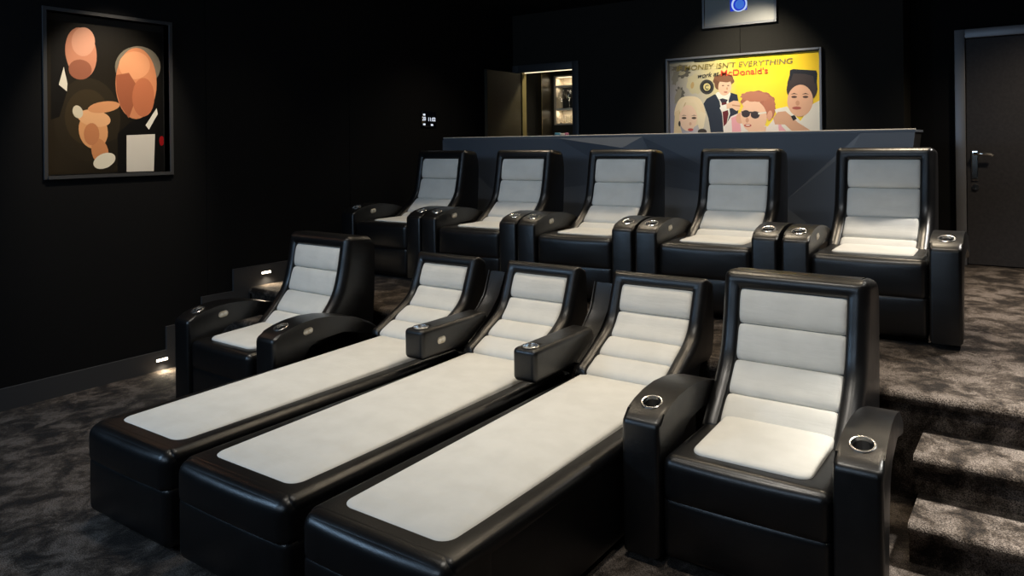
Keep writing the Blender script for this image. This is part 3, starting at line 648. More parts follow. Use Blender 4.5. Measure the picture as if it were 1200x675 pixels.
#ART_BEGIN
WIDE_ART = [([(.2159,.2016,.162),(.491,.4452,.305),(.552,.5271,.6445),(.2542,.2542,.4125)],[(-.751,.45),(-.497,.45),(-.495,-.441),(-.749,-.439)]),([(.491,.4452,.305),(.6724,.5776,.2232),(.7454,.6724,.5149),(.552,.5271,.6445)],[(-.497,.45),(-.24,.45),(-.238,-.443),(-.495,-.441)]),([(.6724,.5776,.2232),(.9047,.6724,.0212),(.9911,.7758,.1274),(.7454,.6724,.5149)],[(-.24,.45),(-.035,.45),(-.034,-.444),(-.238,-.443)]),([(.9047,.6724,.0212),(.9734,.6867,.007),(1.0,.7913,.0802),(.9911,.7758,.1274)],[(-.035,.45),(.37,.45),(.37,-.448),(-.034,-.444)]),([(.9734,.6867,.007),(.9387,.6105,.0048),(1.0,.7084,.0704),(1.0,.7913,.0802)],[(.37,.45),(.752,.45),(.752,-.45),(.37,-.448)]),((.1413,.1221,.0887),[(-.54,.383),(-.529,.372),(-.569,.366),(-.57,.353),(-.594,.345),(-.626,.351),(-.657,.341),(-.683,.346),(-.687,.358),(-.729,.359),(-.721,.372),(-.704,.381),(-.721,.395),(-.683,.399),(-.658,.403),(-.635,.417),(-.609,.407),(-.584,.406),(-.547,.406),(-.559,.391)]),((.107,.0976,.0802),[(-.524,.335),(-.51,.324),(-.544,.311),(-.537,.296),(-.553,.282),(-.581,.288),(-.601,.269),(-.623,.271),(-.627,.287),(-.665,.28),(-.66,.297),(-.647,.31),(-.67,.324),(-.639,.333),(-.62,.341),(-.608,.362),(-.585,.351),(-.565,.354),(-.534,.362),(-.544,.339)]),((.3515,.314,.2159),[(-.572,.334),(-.573,.325),(-.582,.316),(-.596,.309),(-.613,.304),(-.629,.303),(-.642,.306),(-.649,.312),(-.648,.321),(-.639,.33),(-.625,.337),(-.608,.342),(-.591,.343),(-.578,.34)]),((.1878,.1746,.1441),[(-.652,.277),(-.656,.245),(-.674,.238),(-.683,.199),(-.696,.21),(-.707,.212),(-.723,.208),(-.716,.248),(-.729,.262),(-.721,.292),(-.71,.315),(-.705,.353),(-.689,.345),(-.676,.37),(-.663,.367),(-.661,.338),(-.643,.339),(-.654,.302)]),((.117,.1095,.0976),[(-.592,.137),(-.58,.116),(-.599,.105),(-.586,.073),(-.608,.076),(-.621,.072),(-.636,.058),(-.647,.091),(-.67,.089),(-.675,.113),(-.672,.132),(-.69,.159),(-.664,.159),(-.663,.184),(-.648,.188),(-.631,.169),(-.61,.182),(-.606,.151)]),((.2623,.2384,.1878),[(-.627,.08),(-.638,.045),(-.654,.032),(-.671,-.008),(-.678,.021),(-.699,-.0),(-.691,.043),(-.698,.063),(-.688,.098),(-.674,.127),(-.661,.165),(-.647,.156),(-.627,.191),(-.629,.15),(-.612,.15),(-.622,.111)]),((.552,.491,.3231),[(-.378,.197),(-.375,.163),(-.403,.144),(-.414,.114),(-.44,.097),(-.47,.11),(-.5,.1),(-.526,.119),(-.537,.151),(-.565,.173),(-.562,.207),(-.55,.236),(-.55,.273),(-.521,.286),(-.495,.296),(-.468,.315),(-.441,.293),(-.416,.28),(-.387,.264),(-.389,.227)]),((.5149,.3515,.1559),[(-.482,.188),(-.488,.172),(-.497,.16),(-.507,.158),(-.515,.164),(-.519,.179),(-.518,.196),(-.512,.213),(-.503,.224),(-.493,.227),(-.485,.22),(-.481,.206)]),((.0612,.0545,.0319),[(-.478,.447),(-.375,.435),(-.21,.433),(-.375,.422),(-.479,.426)]),((.0545,.0545,.0513),[(-.27,.162),(-.272,.147),(-.277,.132),(-.285,.119),(-.295,.108),(-.308,.099),(-.322,.093),(-.338,.091),(-.353,.091),(-.369,.096),(-.383,.103),(-.396,.113),(-.406,.125),(-.414,.139),(-.419,.154),(-.42,.17),(-.419,.186),(-.413,.201),(-.405,.214),(-.395,.225),(-.382,.234),(-.367,.24),(-.352,.242),(-.336,.241),(-.321,.237),(-.306,.23),(-.294,.22),(-.283,.207),(-.276,.193),(-.271,.178)]),((.0212,.0212,.0212),[(-.291,.163),(-.292,.152),(-.296,.141),(-.301,.132),(-.309,.123),(-.318,.117),(-.329,.113),(-.34,.111),(-.351,.112),(-.362,.115),(-.372,.12),(-.382,.127),(-.389,.136),(-.395,.146),(-.398,.158),(-.399,.169),(-.398,.181),(-.394,.192),(-.388,.201),(-.381,.209),(-.371,.216),(-.361,.22),(-.35,.222),(-.338,.221),(-.327,.218),(-.317,.213),(-.308,.205),(-.301,.196),(-.295,.186),(-.292,.175)]),((.7605,.6584,.305),[(-.307,.164),(-.308,.155),(-.312,.146),(-.317,.139),(-.324,.133),(-.332,.129),(-.341,.127),(-.35,.128),(-.358,.13),(-.366,.135),(-.373,.142),(-.378,.15),(-.381,.159),(-.382,.168),(-.381,.178),(-.378,.186),(-.373,.194),(-.366,.2),(-.358,.204),(-.349,.206),(-.34,.205),(-.331,.202),(-.323,.197),(-.316,.191),(-.311,.183),(-.308,.174)]),((.0343,.0423,.0648),[(-.383,-.004),(-.349,.046),(-.266,.088),(-.185,.067),(-.097,.096),(-.032,.074),(-.015,-.019),(-.027,-.118),(-.1,-.201),(-.161,-.357),(-.301,-.355),(-.333,-.151)]),((.8714,.855,.7913),[(-.256,.092),(-.236,.109),(-.111,.111),(-.097,.085),(-.12,.021),(-.107,-.115),(-.175,-.3),(-.187,-.127),(-.215,.018)]),((.1559,.0273,.0319),[(-.197,.029),(-.149,.033),(-.121,-.115),(-.144,-.214),(-.174,-.242),(-.184,-.084)]),((.0452,.0395,.0612),[(-.215,.035),(-.182,.043),(-.127,.026),(-.142,.001),(-.192,-.0)]),((.1878,.0887,.0482),[(-.061,.218),(-.059,.201),(-.074,.188),(-.092,.177),(-.106,.163),(-.129,.155),(-.157,.158),(-.182,.159),(-.209,.16),(-.233,.17),(-.247,.185),(-.264,.198),(-.28,.213),(-.278,.231),(-.269,.246),(-.266,.263),(-.253,.278),(-.228,.284),(-.205,.288),(-.181,.296),(-.154,.294),(-.131,.284),(-.108,.276),(-.083,.267),(-.071,.251),(-.069,.234)]),((.1878,.0887,.0482),[(-.187,.182),(-.189,.165),(-.196,.15),(-.206,.139),(-.219,.133),(-.232,.134),(-.245,.141),(-.255,.153),(-.261,.169),(-.264,.187),(-.261,.204),(-.254,.219),(-.244,.231),(-.231,.236),(-.218,.235),(-.205,.228),(-.195,.216),(-.189,.2)]),((.8388,.552,.3916),[(-.091,.147),(-.097,.124),(-.107,.105),(-.12,.089),(-.136,.077),(-.153,.072),(-.171,.072),(-.188,.078),(-.203,.09),(-.214,.106),(-.222,.126),(-.226,.149),(-.224,.172),(-.219,.194),(-.208,.214),(-.195,.23),(-.179,.241),(-.161,.247),(-.144,.246),(-.127,.24),(-.112,.228),(-.101,.212),(-.093,.192),(-.09,.169)]),((.2384,.107,.0578),[(-.076,.228),(-.076,.218),(-.092,.212),(-.108,.207),(-.125,.202),(-.15,.203),(-.175,.208),(-.201,.211),(-.225,.218),(-.241,.229),(-.256,.238),(-.27,.249),(-.268,.259),(-.26,.267),(-.254,.276),(-.238,.282),(-.214,.282),(-.192,.283),(-.167,.282),(-.142,.274),(-.121,.266),(-.098,.259),(-.084,.248),(-.081,.238)]),((.1878,.0802,.0612),[(-.163,.171),(-.166,.168),(-.172,.166),(-.181,.166),(-.187,.169),(-.19,.172),(-.187,.176),(-.18,.177),(-.172,.177),(-.166,.175)]),((.1878,.0802,.0612),[(-.111,.168),(-.113,.165),(-.119,.163),(-.126,.164),(-.132,.166),(-.134,.169),(-.132,.173),(-.126,.174),(-.119,.174),(-.113,.172)]),((.5149,.1559,.1144),[(-.129,.103),(-.132,.1),(-.139,.098),(-.149,.097),(-.16,.099),(-.167,.102),(-.17,.105),(-.167,.109),(-.159,.111),(-.149,.111),(-.139,.11),(-.132,.107)]),((.6105,.305,.1878),[(-.126,.139),(-.127,.131),(-.132,.126),(-.137,.126),(-.141,.131),(-.143,.14),(-.141,.148),(-.137,.153),(-.131,.153),(-.127,.147)]),((.9047,.8879,.8388),[(-.213,-.054),(-.198,-.029),(-.127,-.014),(-.113,-.072),(-.19,-.095)]),((.8388,.552,.3916),[(-.142,-.016),(-.069,.015),(-.023,.01),(-.003,-.019),(-.007,-.076),(-.041,-.089),(-.084,-.059),(-.14,-.065)]),((.6105,.305,.1878),[(-.087,-.022),(-.003,-.036),(-.003,-.048),(-.084,-.036)]),((.855,.7011,.491),[(-.366,-.085),(-.366,-.119),(-.377,-.152),(-.398,-.18),(-.424,-.201),(-.452,-.22),(-.481,-.237),(-.515,-.248),(-.551,-.247),(-.585,-.235),(-.615,-.216),(-.642,-.196),(-.669,-.172),(-.69,-.143),(-.701,-.109),(-.7,-.073),(-.692,-.04),(-.681,-.008),(-.666,.024),(-.645,.052),(-.616,.072),(-.581,.08),(-.546,.082),(-.512,.08),(-.478,.076),(-.444,.064),(-.416,.042),(-.396,.013),(-.383,-.019),(-.373,-.051)]),((.807,.6308,.402),[(-.694,-.081),(-.643,-.053),(-.637,-.231),(-.6,-.351),(-.713,-.349)]),((.8714,.7454,.552),[(-.457,-.06),(-.358,-.107),(-.38,-.237),(-.414,-.295),(-.441,-.236)]),((.6105,.4287,.2232),[(-.619,.006),(-.556,.045),(-.596,-.04),(-.632,-.172),(-.647,-.097)]),((.9047,.6445,.5029),[(-.455,-.148),(-.458,-.178),(-.465,-.206),(-.477,-.231),(-.492,-.252),(-.51,-.268),(-.531,-.278),(-.552,-.281),(-.573,-.277),(-.594,-.266),(-.612,-.25),(-.627,-.228),(-.638,-.201),(-.645,-.172),(-.647,-.142),(-.645,-.112),(-.637,-.083),(-.625,-.057),(-.609,-.036),(-.591,-.021),(-.57,-.011),(-.549,-.009),(-.527,-.013),(-.507,-.024),(-.489,-.041),(-.475,-.063),(-.464,-.089),(-.457,-.117)]),((.8714,.7157,.5149),[(-.636,-.098),(-.58,.016),(-.484,.012),(-.427,-.105),(-.411,-.061),(-.471,.044),(-.579,.056),(-.643,-.023)]),((.1022,.0612,.0452),[(-.568,-.144),(-.57,-.149),(-.578,-.153),(-.588,-.155),(-.6,-.155),(-.611,-.152),(-.618,-.148),(-.621,-.143),(-.618,-.138),(-.611,-.134),(-.6,-.132),(-.588,-.132),(-.577,-.135),(-.57,-.139)]),((.1559,.0802,.0452),[(-.625,-.119),(-.594,-.111),(-.563,-.121),(-.594,-.118)]),((.1022,.0612,.0452),[(-.459,-.147),(-.462,-.152),(-.469,-.156),(-.48,-.158),(-.491,-.158),(-.502,-.155),(-.509,-.151),(-.512,-.146),(-.509,-.141),(-.502,-.137),(-.491,-.135),(-.48,-.135),(-.469,-.138),(-.462,-.142)]),((.1559,.0802,.0452),[(-.516,-.122),(-.485,-.114),(-.455,-.124),(-.485,-.122)]),((.5776,.1022,.1022),[(-.493,-.267),(-.496,-.273),(-.505,-.278),(-.517,-.281),(-.531,-.281),(-.543,-.278),(-.552,-.272),(-.555,-.266),(-.552,-.259),(-.543,-.254),(-.531,-.252),(-.517,-.252),(-.505,-.255),(-.496,-.261)]),((.7305,.4342,.314),[(-.512,-.205),(-.515,-.215),(-.522,-.221),(-.531,-.221),(-.538,-.215),(-.54,-.204),(-.537,-.194),(-.53,-.188),(-.522,-.188),(-.515,-.194)]),((.0612,.0482,.0395),[(-.35,-.289),(-.354,-.3),(-.365,-.309),(-.38,-.315),(-.399,-.317),(-.417,-.315),(-.433,-.308),(-.444,-.298),(-.447,-.287),(-.443,-.276),(-.433,-.267),(-.417,-.261),(-.398,-.259),(-.38,-.261),(-.364,-.268),(-.354,-.278)]),((.0452,.0369,.0319),[(-.632,-.202),(-.635,-.219),(-.641,-.23),(-.649,-.23),(-.655,-.219),(-.658,-.201),(-.655,-.184),(-.649,-.173),(-.641,-.173),(-.635,-.184)]),((.855,.7605,.7305),[(-.187,-.357),(-.162,-.242),(-.1,-.144),(.016,-.098),(.1,-.192),(.266,-.252),(.363,-.13),(.483,-.203),(.54,-.367)]),((.8714,.4125,.4793),[(-.093,-.158),(-.027,-.129),(.0,-.246),(.007,-.36),(-.085,-.358)]),((.8879,.4342,.5029),[(.363,-.172),(.437,-.158),(.469,-.257),(.474,-.366),(.377,-.365)]),((.7758,.4342,.305),[(.046,-.179),(.037,-.196),(.023,-.209),(.006,-.216),(-.011,-.216),(-.027,-.21),(-.039,-.198),(-.047,-.181),(-.049,-.162),(-.045,-.143),(-.035,-.126),(-.021,-.113),(-.004,-.107),(.013,-.106),(.029,-.112),(.041,-.125),(.049,-.141),(.05,-.16)]),((.4342,.162,.107),[(.339,-.024),(.344,-.042),(.327,-.055),(.312,-.067),(.307,-.084),(.29,-.096),(.262,-.097),(.241,-.105),(.22,-.116),(.193,-.113),(.167,-.106),(.14,-.108),(.112,-.105),(.093,-.09),(.074,-.077),(.046,-.07),(.03,-.054),(.028,-.036),(.014,-.02),(-.001,-.003),(.006,.014),(.018,.028),(.015,.046),(.022,.063),(.048,.07),(.066,.08),(.08,.096),(.105,.1),(.134,.096),(.158,.101),(.184,.105),(.209,.095),(.232,.084),(.26,.082),(.283,.071),(.293,.053),(.309,.04),(.332,.027),(.337,.009),(.331,-.007)]),((.491,.1878,.1221),[(.342,-.075),(.342,-.102),(.332,-.123),(.327,-.148),(.316,-.168),(.301,-.172),(.288,-.185),(.273,-.185),(.261,-.17),(.245,-.166),(.235,-.145),(.23,-.12),(.221,-.098),(.221,-.07),(.226,-.045),(.227,-.016),(.238,.002),(.25,.017),(.261,.038),(.276,.036),(.29,.035),(.306,.036),(.316,.014),(.327,-.002),(.338,-.021),(.338,-.049)]),((.8714,.552,.402),[(.259,-.146),(.258,-.178),(.252,-.21),(.24,-.238),(.224,-.263),(.203,-.284),(.18,-.298),(.154,-.306),(.127,-.308),(.1,-.302),(.075,-.29),(.052,-.272),(.032,-.248),(.017,-.22),(.006,-.189),(.001,-.156),(.002,-.123),(.009,-.091),(.021,-.062),(.038,-.037),(.059,-.017),(.083,-.003),(.109,.005),(.136,.006),(.162,-.0),(.188,-.013),(.21,-.032),(.229,-.055),(.244,-.083),(.254,-.114)]),((.8714,.552,.402),[(.017,-.02),(.074,.02),(.186,.004),(.213,-.07),(.045,-.078)]),((.5149,.2086,.1329),[(.283,.034),(.29,.024),(.268,.019),(.26,.012),(.257,.001),(.231,-.0),(.208,-.001),(.193,-.009),(.167,-.008),(.143,-.002),(.118,-.004),(.092,-.001),(.077,.009),(.054,.014),(.028,.019),(.026,.03),(.017,.039),(-.004,.048),(.004,.056),(.015,.064),(.007,.074),(.02,.081),(.046,.083),(.055,.092),(.073,.097),(.102,.094),(.123,.095),(.147,.099),(.171,.091),(.192,.086),(.221,.085),(.237,.076),(.245,.067),(.27,.061),(.282,.052),(.273,.043)]),((.7605,.3916,.2705),[(.311,-.15),(.306,-.168),(.297,-.183),(.288,-.192),(.278,-.194),(.269,-.188),(.263,-.176),(.261,-.159),(.262,-.14),(.268,-.121),(.276,-.106),(.286,-.098),(.296,-.096),(.304,-.101),(.31,-.114),(.313,-.131)]),((.8714,.552,.402),[(.071,-.262),(.253,-.252),(.237,-.363),(.084,-.361)]),((.0545,.0423,.0482),[(.095,-.122),(.093,-.133),(.087,-.143),(.077,-.151),(.066,-.156),(.052,-.157),(.039,-.155),(.027,-.149),(.018,-.141),(.012,-.13),(.01,-.119),(.012,-.108),(.018,-.098),(.028,-.09),(.04,-.085),(.053,-.084),(.066,-.086),(.078,-.091),(.087,-.1),(.093,-.11)]),((.0545,.0423,.0482),[(.19,-.136),(.188,-.147),(.181,-.157),(.172,-.165),(.159,-.17),(.145,-.171),(.131,-.169),(.119,-.163),(.109,-.155),(.103,-.144),(.101,-.133),(.103,-.122),(.11,-.112),(.12,-.104),(.132,-.099),(.146,-.098),(.16,-.1),(.172,-.106),(.182,-.114),(.188,-.125)]),((.0612,.0482,.0545),[(.01,-.093),(.185,-.108),(.185,-.125),(.01,-.11)]),((.8388,.7758,.7157),[(.174,-.113),(.254,-.107),(.257,-.121),(.176,-.133)]),((.491,.107,.0887),[(.108,-.237),(.105,-.243),(.097,-.248),(.085,-.251),(.071,-.252),(.057,-.251),(.045,-.247),(.037,-.242),(.034,-.236),(.037,-.23),(.045,-.225),(.057,-.222),(.071,-.221),(.086,-.223),(.097,-.226),(.105,-.231)]),((.6724,.3515,.2462),[(.083,-.185),(.081,-.197),(.074,-.206),(.066,-.21),(.057,-.206),(.051,-.196),(.049,-.184),(.052,-.171),(.058,-.162),(.067,-.159),(.075,-.162),(.081,-.172)]),((.956,.9047,.8714),[(.094,-.234),(.091,-.237),(.083,-.239),(.071,-.239),(.06,-.238),(.052,-.236),(.049,-.233),(.052,-.23),(.06,-.229),(.071,-.228),(.083,-.229),(.091,-.231)]),((.8388,.7913,.7305),[(.334,-.088),(.451,-.062),(.51,-.135),(.575,-.205),(.693,-.047),(.752,-.018),(.752,-.024),(.752,-.371),(.508,-.367),(.402,-.255)]),((.6867,.3916,.2623),[(.319,-.171),(.363,-.114),(.437,-.108),(.497,-.162),(.549,-.218),(.668,-.299),(.652,-.329),(.508,-.312),(.429,-.236),(.335,-.233)]),((.0319,.0252,.0252),[(.486,-.156),(.521,-.149),(.543,-.184),(.509,-.203)]),((.0482,.0319,.0296),[(.731,.085),(.727,.06),(.718,.036),(.704,.014),(.684,-.004),(.66,-.019),(.634,-.028),(.605,-.032),(.575,-.031),(.546,-.024),(.519,-.013),(.495,.004),(.476,.024),(.461,.048),(.452,.073),(.449,.099),(.452,.125),(.462,.15),(.477,.172),(.498,.19),(.522,.204),(.549,.213),(.578,.217),(.608,.215),(.636,.208),(.663,.196),(.686,.179),(.705,.159),(.719,.136),(.728,.111)]),((.7605,.4342,.2961),[(.691,-.026),(.686,-.057),(.676,-.086),(.662,-.112),(.644,-.133),(.623,-.15),(.599,-.16),(.575,-.164),(.55,-.162),(.527,-.153),(.505,-.137),(.487,-.117),(.472,-.091),(.462,-.062),(.456,-.031),(.456,.001),(.461,.032),(.471,.062),(.486,.088),(.505,.109),(.526,.125),(.55,.135),(.574,.139),(.599,.136),(.622,.126),(.643,.111),(.661,.09),(.676,.064),(.686,.036),(.691,.005)]),((.0482,.0343,.0343),[(.453,.058),(.458,.167),(.488,.261),(.607,.274),(.72,.24),(.733,.085),(.699,.026),(.685,.114),(.618,.142),(.5,.149),(.473,.112)]),((.0116,.013,.0212),[(.483,.283),(.515,.292),(.723,.265),(.732,.232),(.726,.152),(.708,.137),(.696,.214),(.619,.239),(.514,.249),(.49,.179),(.477,.194)]),((.0887,.0452,.0369),[(.546,.024),(.544,.019),(.536,.016),(.526,.014),(.514,.015),(.503,.017),(.496,.021),(.493,.026),(.496,.031),(.503,.034),(.514,.036),(.526,.035),(.536,.033),(.544,.029)]),((.0612,.0319,.0252),[(.486,.051),(.52,.063),(.554,.048),(.52,.052)]),((.0887,.0452,.0369),[(.65,.019),(.648,.015),(.641,.011),(.63,.009),(.619,.01),(.608,.013),(.601,.017),(.598,.021),(.601,.026),(.608,.029),(.619,.031),(.63,.031),(.641,.028),(.648,.024)]),((.0612,.0319,.0252),[(.591,.046),(.625,.058),(.658,.043),(.625,.047)]),((.4342,.117,.0931),[(.584,-.084),(.581,-.089),(.572,-.094),(.558,-.096),(.542,-.097),(.526,-.095),(.512,-.091),(.503,-.086),(.5,-.08),(.503,-.075),(.513,-.07),(.526,-.068),(.543,-.067),(.559,-.069),(.572,-.073),(.581,-.078)]),((.6172,.314,.2016),[(.569,-.036),(.567,-.048),(.56,-.056),(.55,-.059),(.541,-.056),(.535,-.046),(.532,-.034),(.535,-.022),(.542,-.013),(.551,-.01),(.56,-.014),(.567,-.023)])]
TALL_ART = [([(.007,.0056,.004),(.0037,.0033,.003),(.0027,.0024,.0024),(.0273,.0194,.0103)],[(-.394,.503),(.4,.503),(.4,-.512),(-.394,-.512)]),((.0252,.0185,.0103),[(.083,-.142),(.075,-.213),(.055,-.279),(.022,-.336),(-.02,-.382),(-.068,-.413),(-.121,-.429),(-.173,-.427),(-.224,-.41),(-.269,-.378),(-.306,-.333),(-.334,-.279),(-.351,-.217),(-.356,-.151),(-.349,-.086),(-.331,-.023),(-.302,.033),(-.264,.079),(-.218,.113),(-.167,.133),(-.114,.136),(-.062,.123),(-.014,.093),(.027,.049),(.058,-.007),(.077,-.072)]),((.0423,.0296,.0144),[(.006,-.125),(.001,-.171),(-.013,-.215),(-.034,-.253),(-.061,-.284),(-.094,-.305),(-.128,-.316),(-.163,-.315),(-.197,-.304),(-.227,-.283),(-.253,-.254),(-.271,-.217),(-.283,-.176),(-.287,-.131),(-.282,-.087),(-.27,-.045),(-.25,-.008),(-.224,.023),(-.193,.046),(-.159,.058),(-.124,.06),(-.09,.051),(-.058,.031),(-.031,.002),(-.011,-.035),(.002,-.079)]),((.016,.0123,.0075),[(.179,-.398),(.173,-.435),(.156,-.468),(.129,-.493),(.096,-.509),(.059,-.512),(.023,-.506),(-.008,-.489),(-.033,-.462),(-.049,-.43),(-.054,-.394),(-.048,-.359),(-.032,-.327),(-.006,-.301),(.026,-.285),(.062,-.279),(.098,-.285),(.131,-.302),(.157,-.328),(.174,-.362)]),((.0044,.0037,.0033),[(-.366,.503),(-.28,.46),(-.271,.035),(-.321,-.132),(-.373,-.152)]),((.552,.2307,.1384),[(-.077,.327),(-.075,.291),(-.077,.255),(-.084,.222),(-.095,.192),(-.11,.167),(-.127,.148),(-.147,.136),(-.168,.132),(-.19,.135),(-.211,.145),(-.23,.162),(-.247,.185),(-.261,.213),(-.271,.245),(-.278,.279),(-.28,.314),(-.278,.349),(-.271,.382),(-.261,.411),(-.247,.436),(-.23,.455),(-.21,.468),(-.19,.473),(-.168,.471),(-.147,.462),(-.127,.446),(-.109,.423),(-.095,.395),(-.084,.362)]),((.6584,.3231,.2159),[(-.086,.387),(-.089,.364),(-.096,.341),(-.107,.32),(-.121,.303),(-.137,.29),(-.155,.283),(-.174,.281),(-.192,.285),(-.207,.295),(-.221,.309),(-.231,.327),(-.237,.349),(-.239,.372),(-.236,.395),(-.23,.418),(-.219,.438),(-.206,.455),(-.19,.468),(-.172,.476),(-.153,.478),(-.135,.474),(-.119,.465),(-.105,.451),(-.095,.433),(-.088,.411)]),((.305,.107,.0612),[(-.11,.181),(-.117,.163),(-.129,.146),(-.146,.133),(-.166,.125),(-.187,.122),(-.208,.124),(-.227,.132),(-.243,.145),(-.254,.16),(-.259,.179),(-.259,.198),(-.253,.216),(-.241,.233),(-.225,.246),(-.205,.254),(-.184,.258),(-.163,.255),(-.143,.248),(-.127,.236),(-.116,.22),(-.11,.201)]),((.7605,.7157,.6172),[(-.322,.08),(-.29,.2),(-.267,.091),(-.272,.039)]),((.1878,.162,.1221),[(.383,.252),(.378,.218),(.364,.185),(.343,.155),(.316,.13),(.283,.11),(.247,.097),(.21,.091),(.173,.093),(.138,.102),(.107,.117),(.082,.139),(.063,.165),(.052,.195),(.048,.226),(.053,.259),(.065,.29),(.084,.319),(.11,.345),(.141,.365),(.176,.379),(.213,.387),(.25,.387),(.286,.379),(.318,.365),(.346,.343),(.366,.316),(.379,.286)]),((.6172,.2384,.1119),[(.351,.128),(.348,.077),(.338,.027),(.323,-.018),(.303,-.058),(.28,-.091),(.253,-.115),(.224,-.131),(.195,-.136),(.166,-.132),(.138,-.118),(.113,-.096),(.091,-.065),(.074,-.028),(.061,.015),(.053,.061),(.051,.11),(.054,.159),(.063,.206),(.077,.25),(.095,.29),(.118,.323),(.143,.349),(.171,.366),(.201,.374),(.23,.372),(.258,.36),(.285,.338),(.308,.308),(.327,.27),(.341,.227),(.349,.178)]),((.7305,.3231,.162),[(.302,.256),(.299,.232),(.288,.208),(.272,.187),(.251,.17),(.226,.157),(.2,.149),(.172,.148),(.146,.152),(.122,.161),(.103,.175),(.088,.194),(.079,.215),(.076,.238),(.079,.262),(.089,.285),(.104,.306),(.124,.323),(.148,.336),(.175,.345),(.202,.347),(.229,.344),(.253,.335),(.274,.321),(.289,.302),(.299,.28)]),((.3515,.107,.0513),[(.055,.169),(.146,.191),(.194,.118),(.176,-.041),(.142,-.131),(.084,-.045),(.058,.052)]),((.491,.1559,.0723),[(.333,.025),(.329,-.015),(.319,-.052),(.303,-.083),(.283,-.105),(.26,-.117),(.236,-.118),(.214,-.107),(.195,-.086),(.18,-.057),(.171,-.021),(.168,.018),(.172,.057),(.182,.094),(.197,.124),(.217,.147),(.24,.16),(.263,.161),(.286,.151),(.305,.131),(.321,.101),(.33,.065)]),((.0037,.0033,.0033),[(.062,-.24),(.152,-.161),(.349,-.076),(.4,-.156),(.4,-.512),(.059,-.512)]),((.7913,.7605,.6724),[(.264,-.179),(.349,-.052),(.357,-.096),(.288,-.211)]),((.7157,.6724,.6038),[(.125,-.252),(.334,-.243),(.322,-.512),(.122,-.511)]),((.305,.007,.0091),[(.4,-.292),(.4,-.308),(.396,-.321),(.388,-.328),(.38,-.328),(.372,-.321),(.367,-.308),(.365,-.292),(.367,-.276),(.373,-.263),(.381,-.256),(.389,-.256),(.397,-.263),(.4,-.276)]),((.7305,.3515,.1559),[(-.009,-.201),(-.006,-.231),(-.008,-.261),(-.017,-.288),(-.03,-.312),(-.048,-.33),(-.069,-.342),(-.092,-.347),(-.115,-.344),(-.138,-.334),(-.159,-.319),(-.176,-.297),(-.189,-.272),(-.197,-.243),(-.2,-.214),(-.198,-.185),(-.19,-.158),(-.177,-.135),(-.16,-.116),(-.139,-.104),(-.117,-.098),(-.093,-.1),(-.07,-.109),(-.049,-.124),(-.031,-.146),(-.017,-.172)]),((.6172,.2542,.107),[(-.006,-.352),(-.002,-.381),(-.004,-.408),(-.012,-.43),(-.025,-.447),(-.041,-.455),(-.059,-.454),(-.077,-.445),(-.093,-.428),(-.107,-.405),(-.116,-.378),(-.119,-.35),(-.117,-.324),(-.11,-.301),(-.098,-.285),(-.082,-.276),(-.064,-.276),(-.046,-.285),(-.029,-.302),(-.015,-.325)]),((.807,.4342,.2159),[(.013,-.154),(.007,-.169),(-.007,-.181),(-.027,-.189),(-.052,-.195),(-.08,-.196),(-.108,-.193),(-.136,-.186),(-.161,-.176),(-.181,-.164),(-.196,-.149),(-.204,-.134),(-.205,-.119),(-.199,-.106),(-.186,-.094),(-.167,-.085),(-.143,-.079),(-.116,-.078),(-.088,-.08),(-.059,-.086),(-.034,-.096),(-.012,-.109),(.003,-.123),(.012,-.139)]),((.552,.2159,.0931),[(-.064,-.245),(-.067,-.271),(-.077,-.294),(-.091,-.311),(-.108,-.32),(-.126,-.32),(-.142,-.311),(-.156,-.294),(-.164,-.271),(-.167,-.245),(-.164,-.22),(-.154,-.197),(-.141,-.18),(-.124,-.171),(-.106,-.17),(-.089,-.179),(-.075,-.196),(-.067,-.219)]),((.6724,.305,.1384),[(.079,-.039),(.075,-.052),(.061,-.065),(.037,-.078),(.007,-.089),(-.027,-.096),(-.06,-.1),(-.091,-.1),(-.116,-.096),(-.132,-.088),(-.139,-.077),(-.135,-.065),(-.121,-.052),(-.099,-.039),(-.07,-.028),(-.036,-.02),(-.002,-.016),(.029,-.016),(.055,-.02),(.072,-.028)]),((.807,.7454,.6038),[(.042,-.398),(.044,-.412),(.041,-.428),(.031,-.444),(.016,-.458),(-.002,-.471),(-.023,-.479),(-.045,-.484),(-.065,-.484),(-.082,-.48),(-.096,-.471),(-.104,-.46),(-.107,-.446),(-.103,-.43),(-.094,-.415),(-.08,-.4),(-.061,-.388),(-.041,-.379),(-.019,-.374),(.001,-.374),(.019,-.378),(.033,-.386)]),((.6867,.6172,.4793),[(-.174,-.083),(-.171,-.099),(-.172,-.113),(-.177,-.126),(-.186,-.135),(-.196,-.139),(-.208,-.138),(-.219,-.132),(-.229,-.122),(-.235,-.108),(-.238,-.093),(-.237,-.079),(-.232,-.066),(-.224,-.057),(-.214,-.053),(-.202,-.054),(-.191,-.06),(-.181,-.07)])]

pw = empty('poster', (-2.50, BY, 2.0), 'wide yellow poster of people in the grey frame on the back wall above the counter', 'poster')
obj('print', ink_mesh(WIDE_ART, lambda u_, v_, d_: (u_, -.006-d_, v_), .00006), M['ink'], pw)
obj('backing', finish(bxm(-.765, .765, -.0055, 0, -.46, .455), False), M['rubber'], pw)
bm = bmesh.new(); FW = .022
box(bm, -.779, -.779+FW, -.045, 0, -.46, .481, .003, 1); box(bm, .779-FW, .779, -.045, 0, -.46, .481, .003, 1); box(bm, -.779+FW, .779-FW, -.045, 0, .481-FW, .481, .003, 1); box(bm, -.779+FW, .779-FW, -.045, 0, -.46, -.438, .003, 1)
obj('frame', bm, M['metal_frame'], pw)
ink = {k: mat(k, c_, .5) for k, c_ in (('olive_ink', (.24, .19, .05)), ('black_ink', (.02, .02, .02)), ('red_ink', (.80, .08, .03)))}
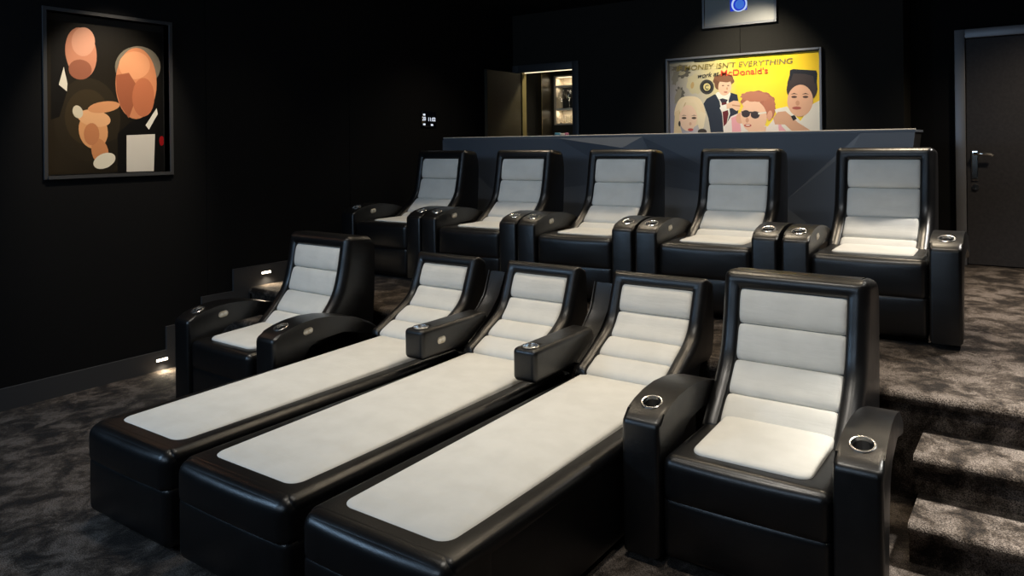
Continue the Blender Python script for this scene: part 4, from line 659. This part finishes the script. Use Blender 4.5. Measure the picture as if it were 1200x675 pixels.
def xz_text(body, width, height, x, z, m_, slant=0, rise=0):
    me = text_mesh(body, 1, .0001); xs_ = [v.co.x for v in me.vertices]; ys_ = [v.co.y for v in me.vertices]
    sx = width/(max(xs_)-min(xs_)); sy = height/(max(ys_)-min(ys_)); x0_, y0_ = min(xs_), min(ys_)
    for v in me.vertices:
        a_ = (v.co.x-x0_)*sx; b_ = (v.co.y-y0_)*sy; v.co = (a_+b_*slant, -v.co.z, b_+rise*a_/width)
    return obj('lettering', me, m_, pw, (x, -.0135, z))
xz_text("IF MONEY ISN'T EVERYTHING", 1.174, 0.055, -0.669, 0.347, ink['olive_ink'], .12, 0)
xz_text("work at", 0.226, 0.050, -0.449, 0.259, ink['black_ink'], .35, .012)
xz_text("McDonald's", 0.469, 0.062, -0.194, 0.267, ink['red_ink'])
xz_text("C", .038, .046, -0.362, 0.141, ink['black_ink'])

pt = empty('portrait_print', (LX-.06, 2.69, 1.95), 'tall dark print with warm-toned figure shapes in the lit niche on the left wall', 'picture')
obj('print', ink_mesh(TALL_ART, lambda u_, v_, d_: (.006+d_, u_, v_), .00006), M['ink'], pt)
obj('backing', finish(bxm(0, .0055, -.415, .408, -.516, .550), False), M['rubber'], pt)
struct('trim_niche', finish(niche_trim(), False), M['trim'])
#ART_END

# wall control panel with its clock
cp = empty('wall_control_panel', (LX, 5.955, 1.875), 'small black touch panel with white digits on the dark left wall', 'control panel')
obj('panel_body', finish(bxm(0, .012, -.115, .115, -.085, .085, .004, 2)), M['screen'], cp)
def yz_text(body, size, y, z, name, m_=M['glow_text'], parent=cp, x=.0125, **k):
    me = text_mesh(body, size, **k); me.transform(Matrix(((0, 0, 1, 0), (1, 0, 0, 0), (0, 1, 0, 0), (0, 0, 0, 1))))
    return obj(name, me, m_, parent, (x, y, z))
yz_text('20', .055, -.105, -.015, 'digits'); yz_text('11:02', .055, -.02, -.02, 'digits')
bm = bmesh.new()
for (y, z) in ((-.075, .045), (-.075, -.055), (.045, -.06)): box(bm, .012, .0132, y-.016, y+.016, z-.009, z+.009, .002, 1)
obj('icons', finish(bm), M['glow_text'], cp)
# step lights in the skirting
for y, z, lb in ((3.015, .075, 'glowing step light in the skirting board near the floor, left of the front row'), (3.917, .577, 'glowing step light in the skirting board above the platform edge')):
    sl = empty('step_light', (LX+.018, y, z), lb, 'light', 'step lights along the left wall')
    obj('lamp_housing', finish(bxm(0, .004, -.052, .052, -.015, .015, .0015, 1)), M['trim'], sl)
    obj('lamp_lens', finish(bxm(.0035, .008, -.042, .042, -.008, .008, .0015, 1)), M['lamp'], sl)
    spot('step_lamp', (LX+.05, y, z-.005), (LX+.20, y, z-.25), 4.5, (1, .85, .62), 150, .8, .01)
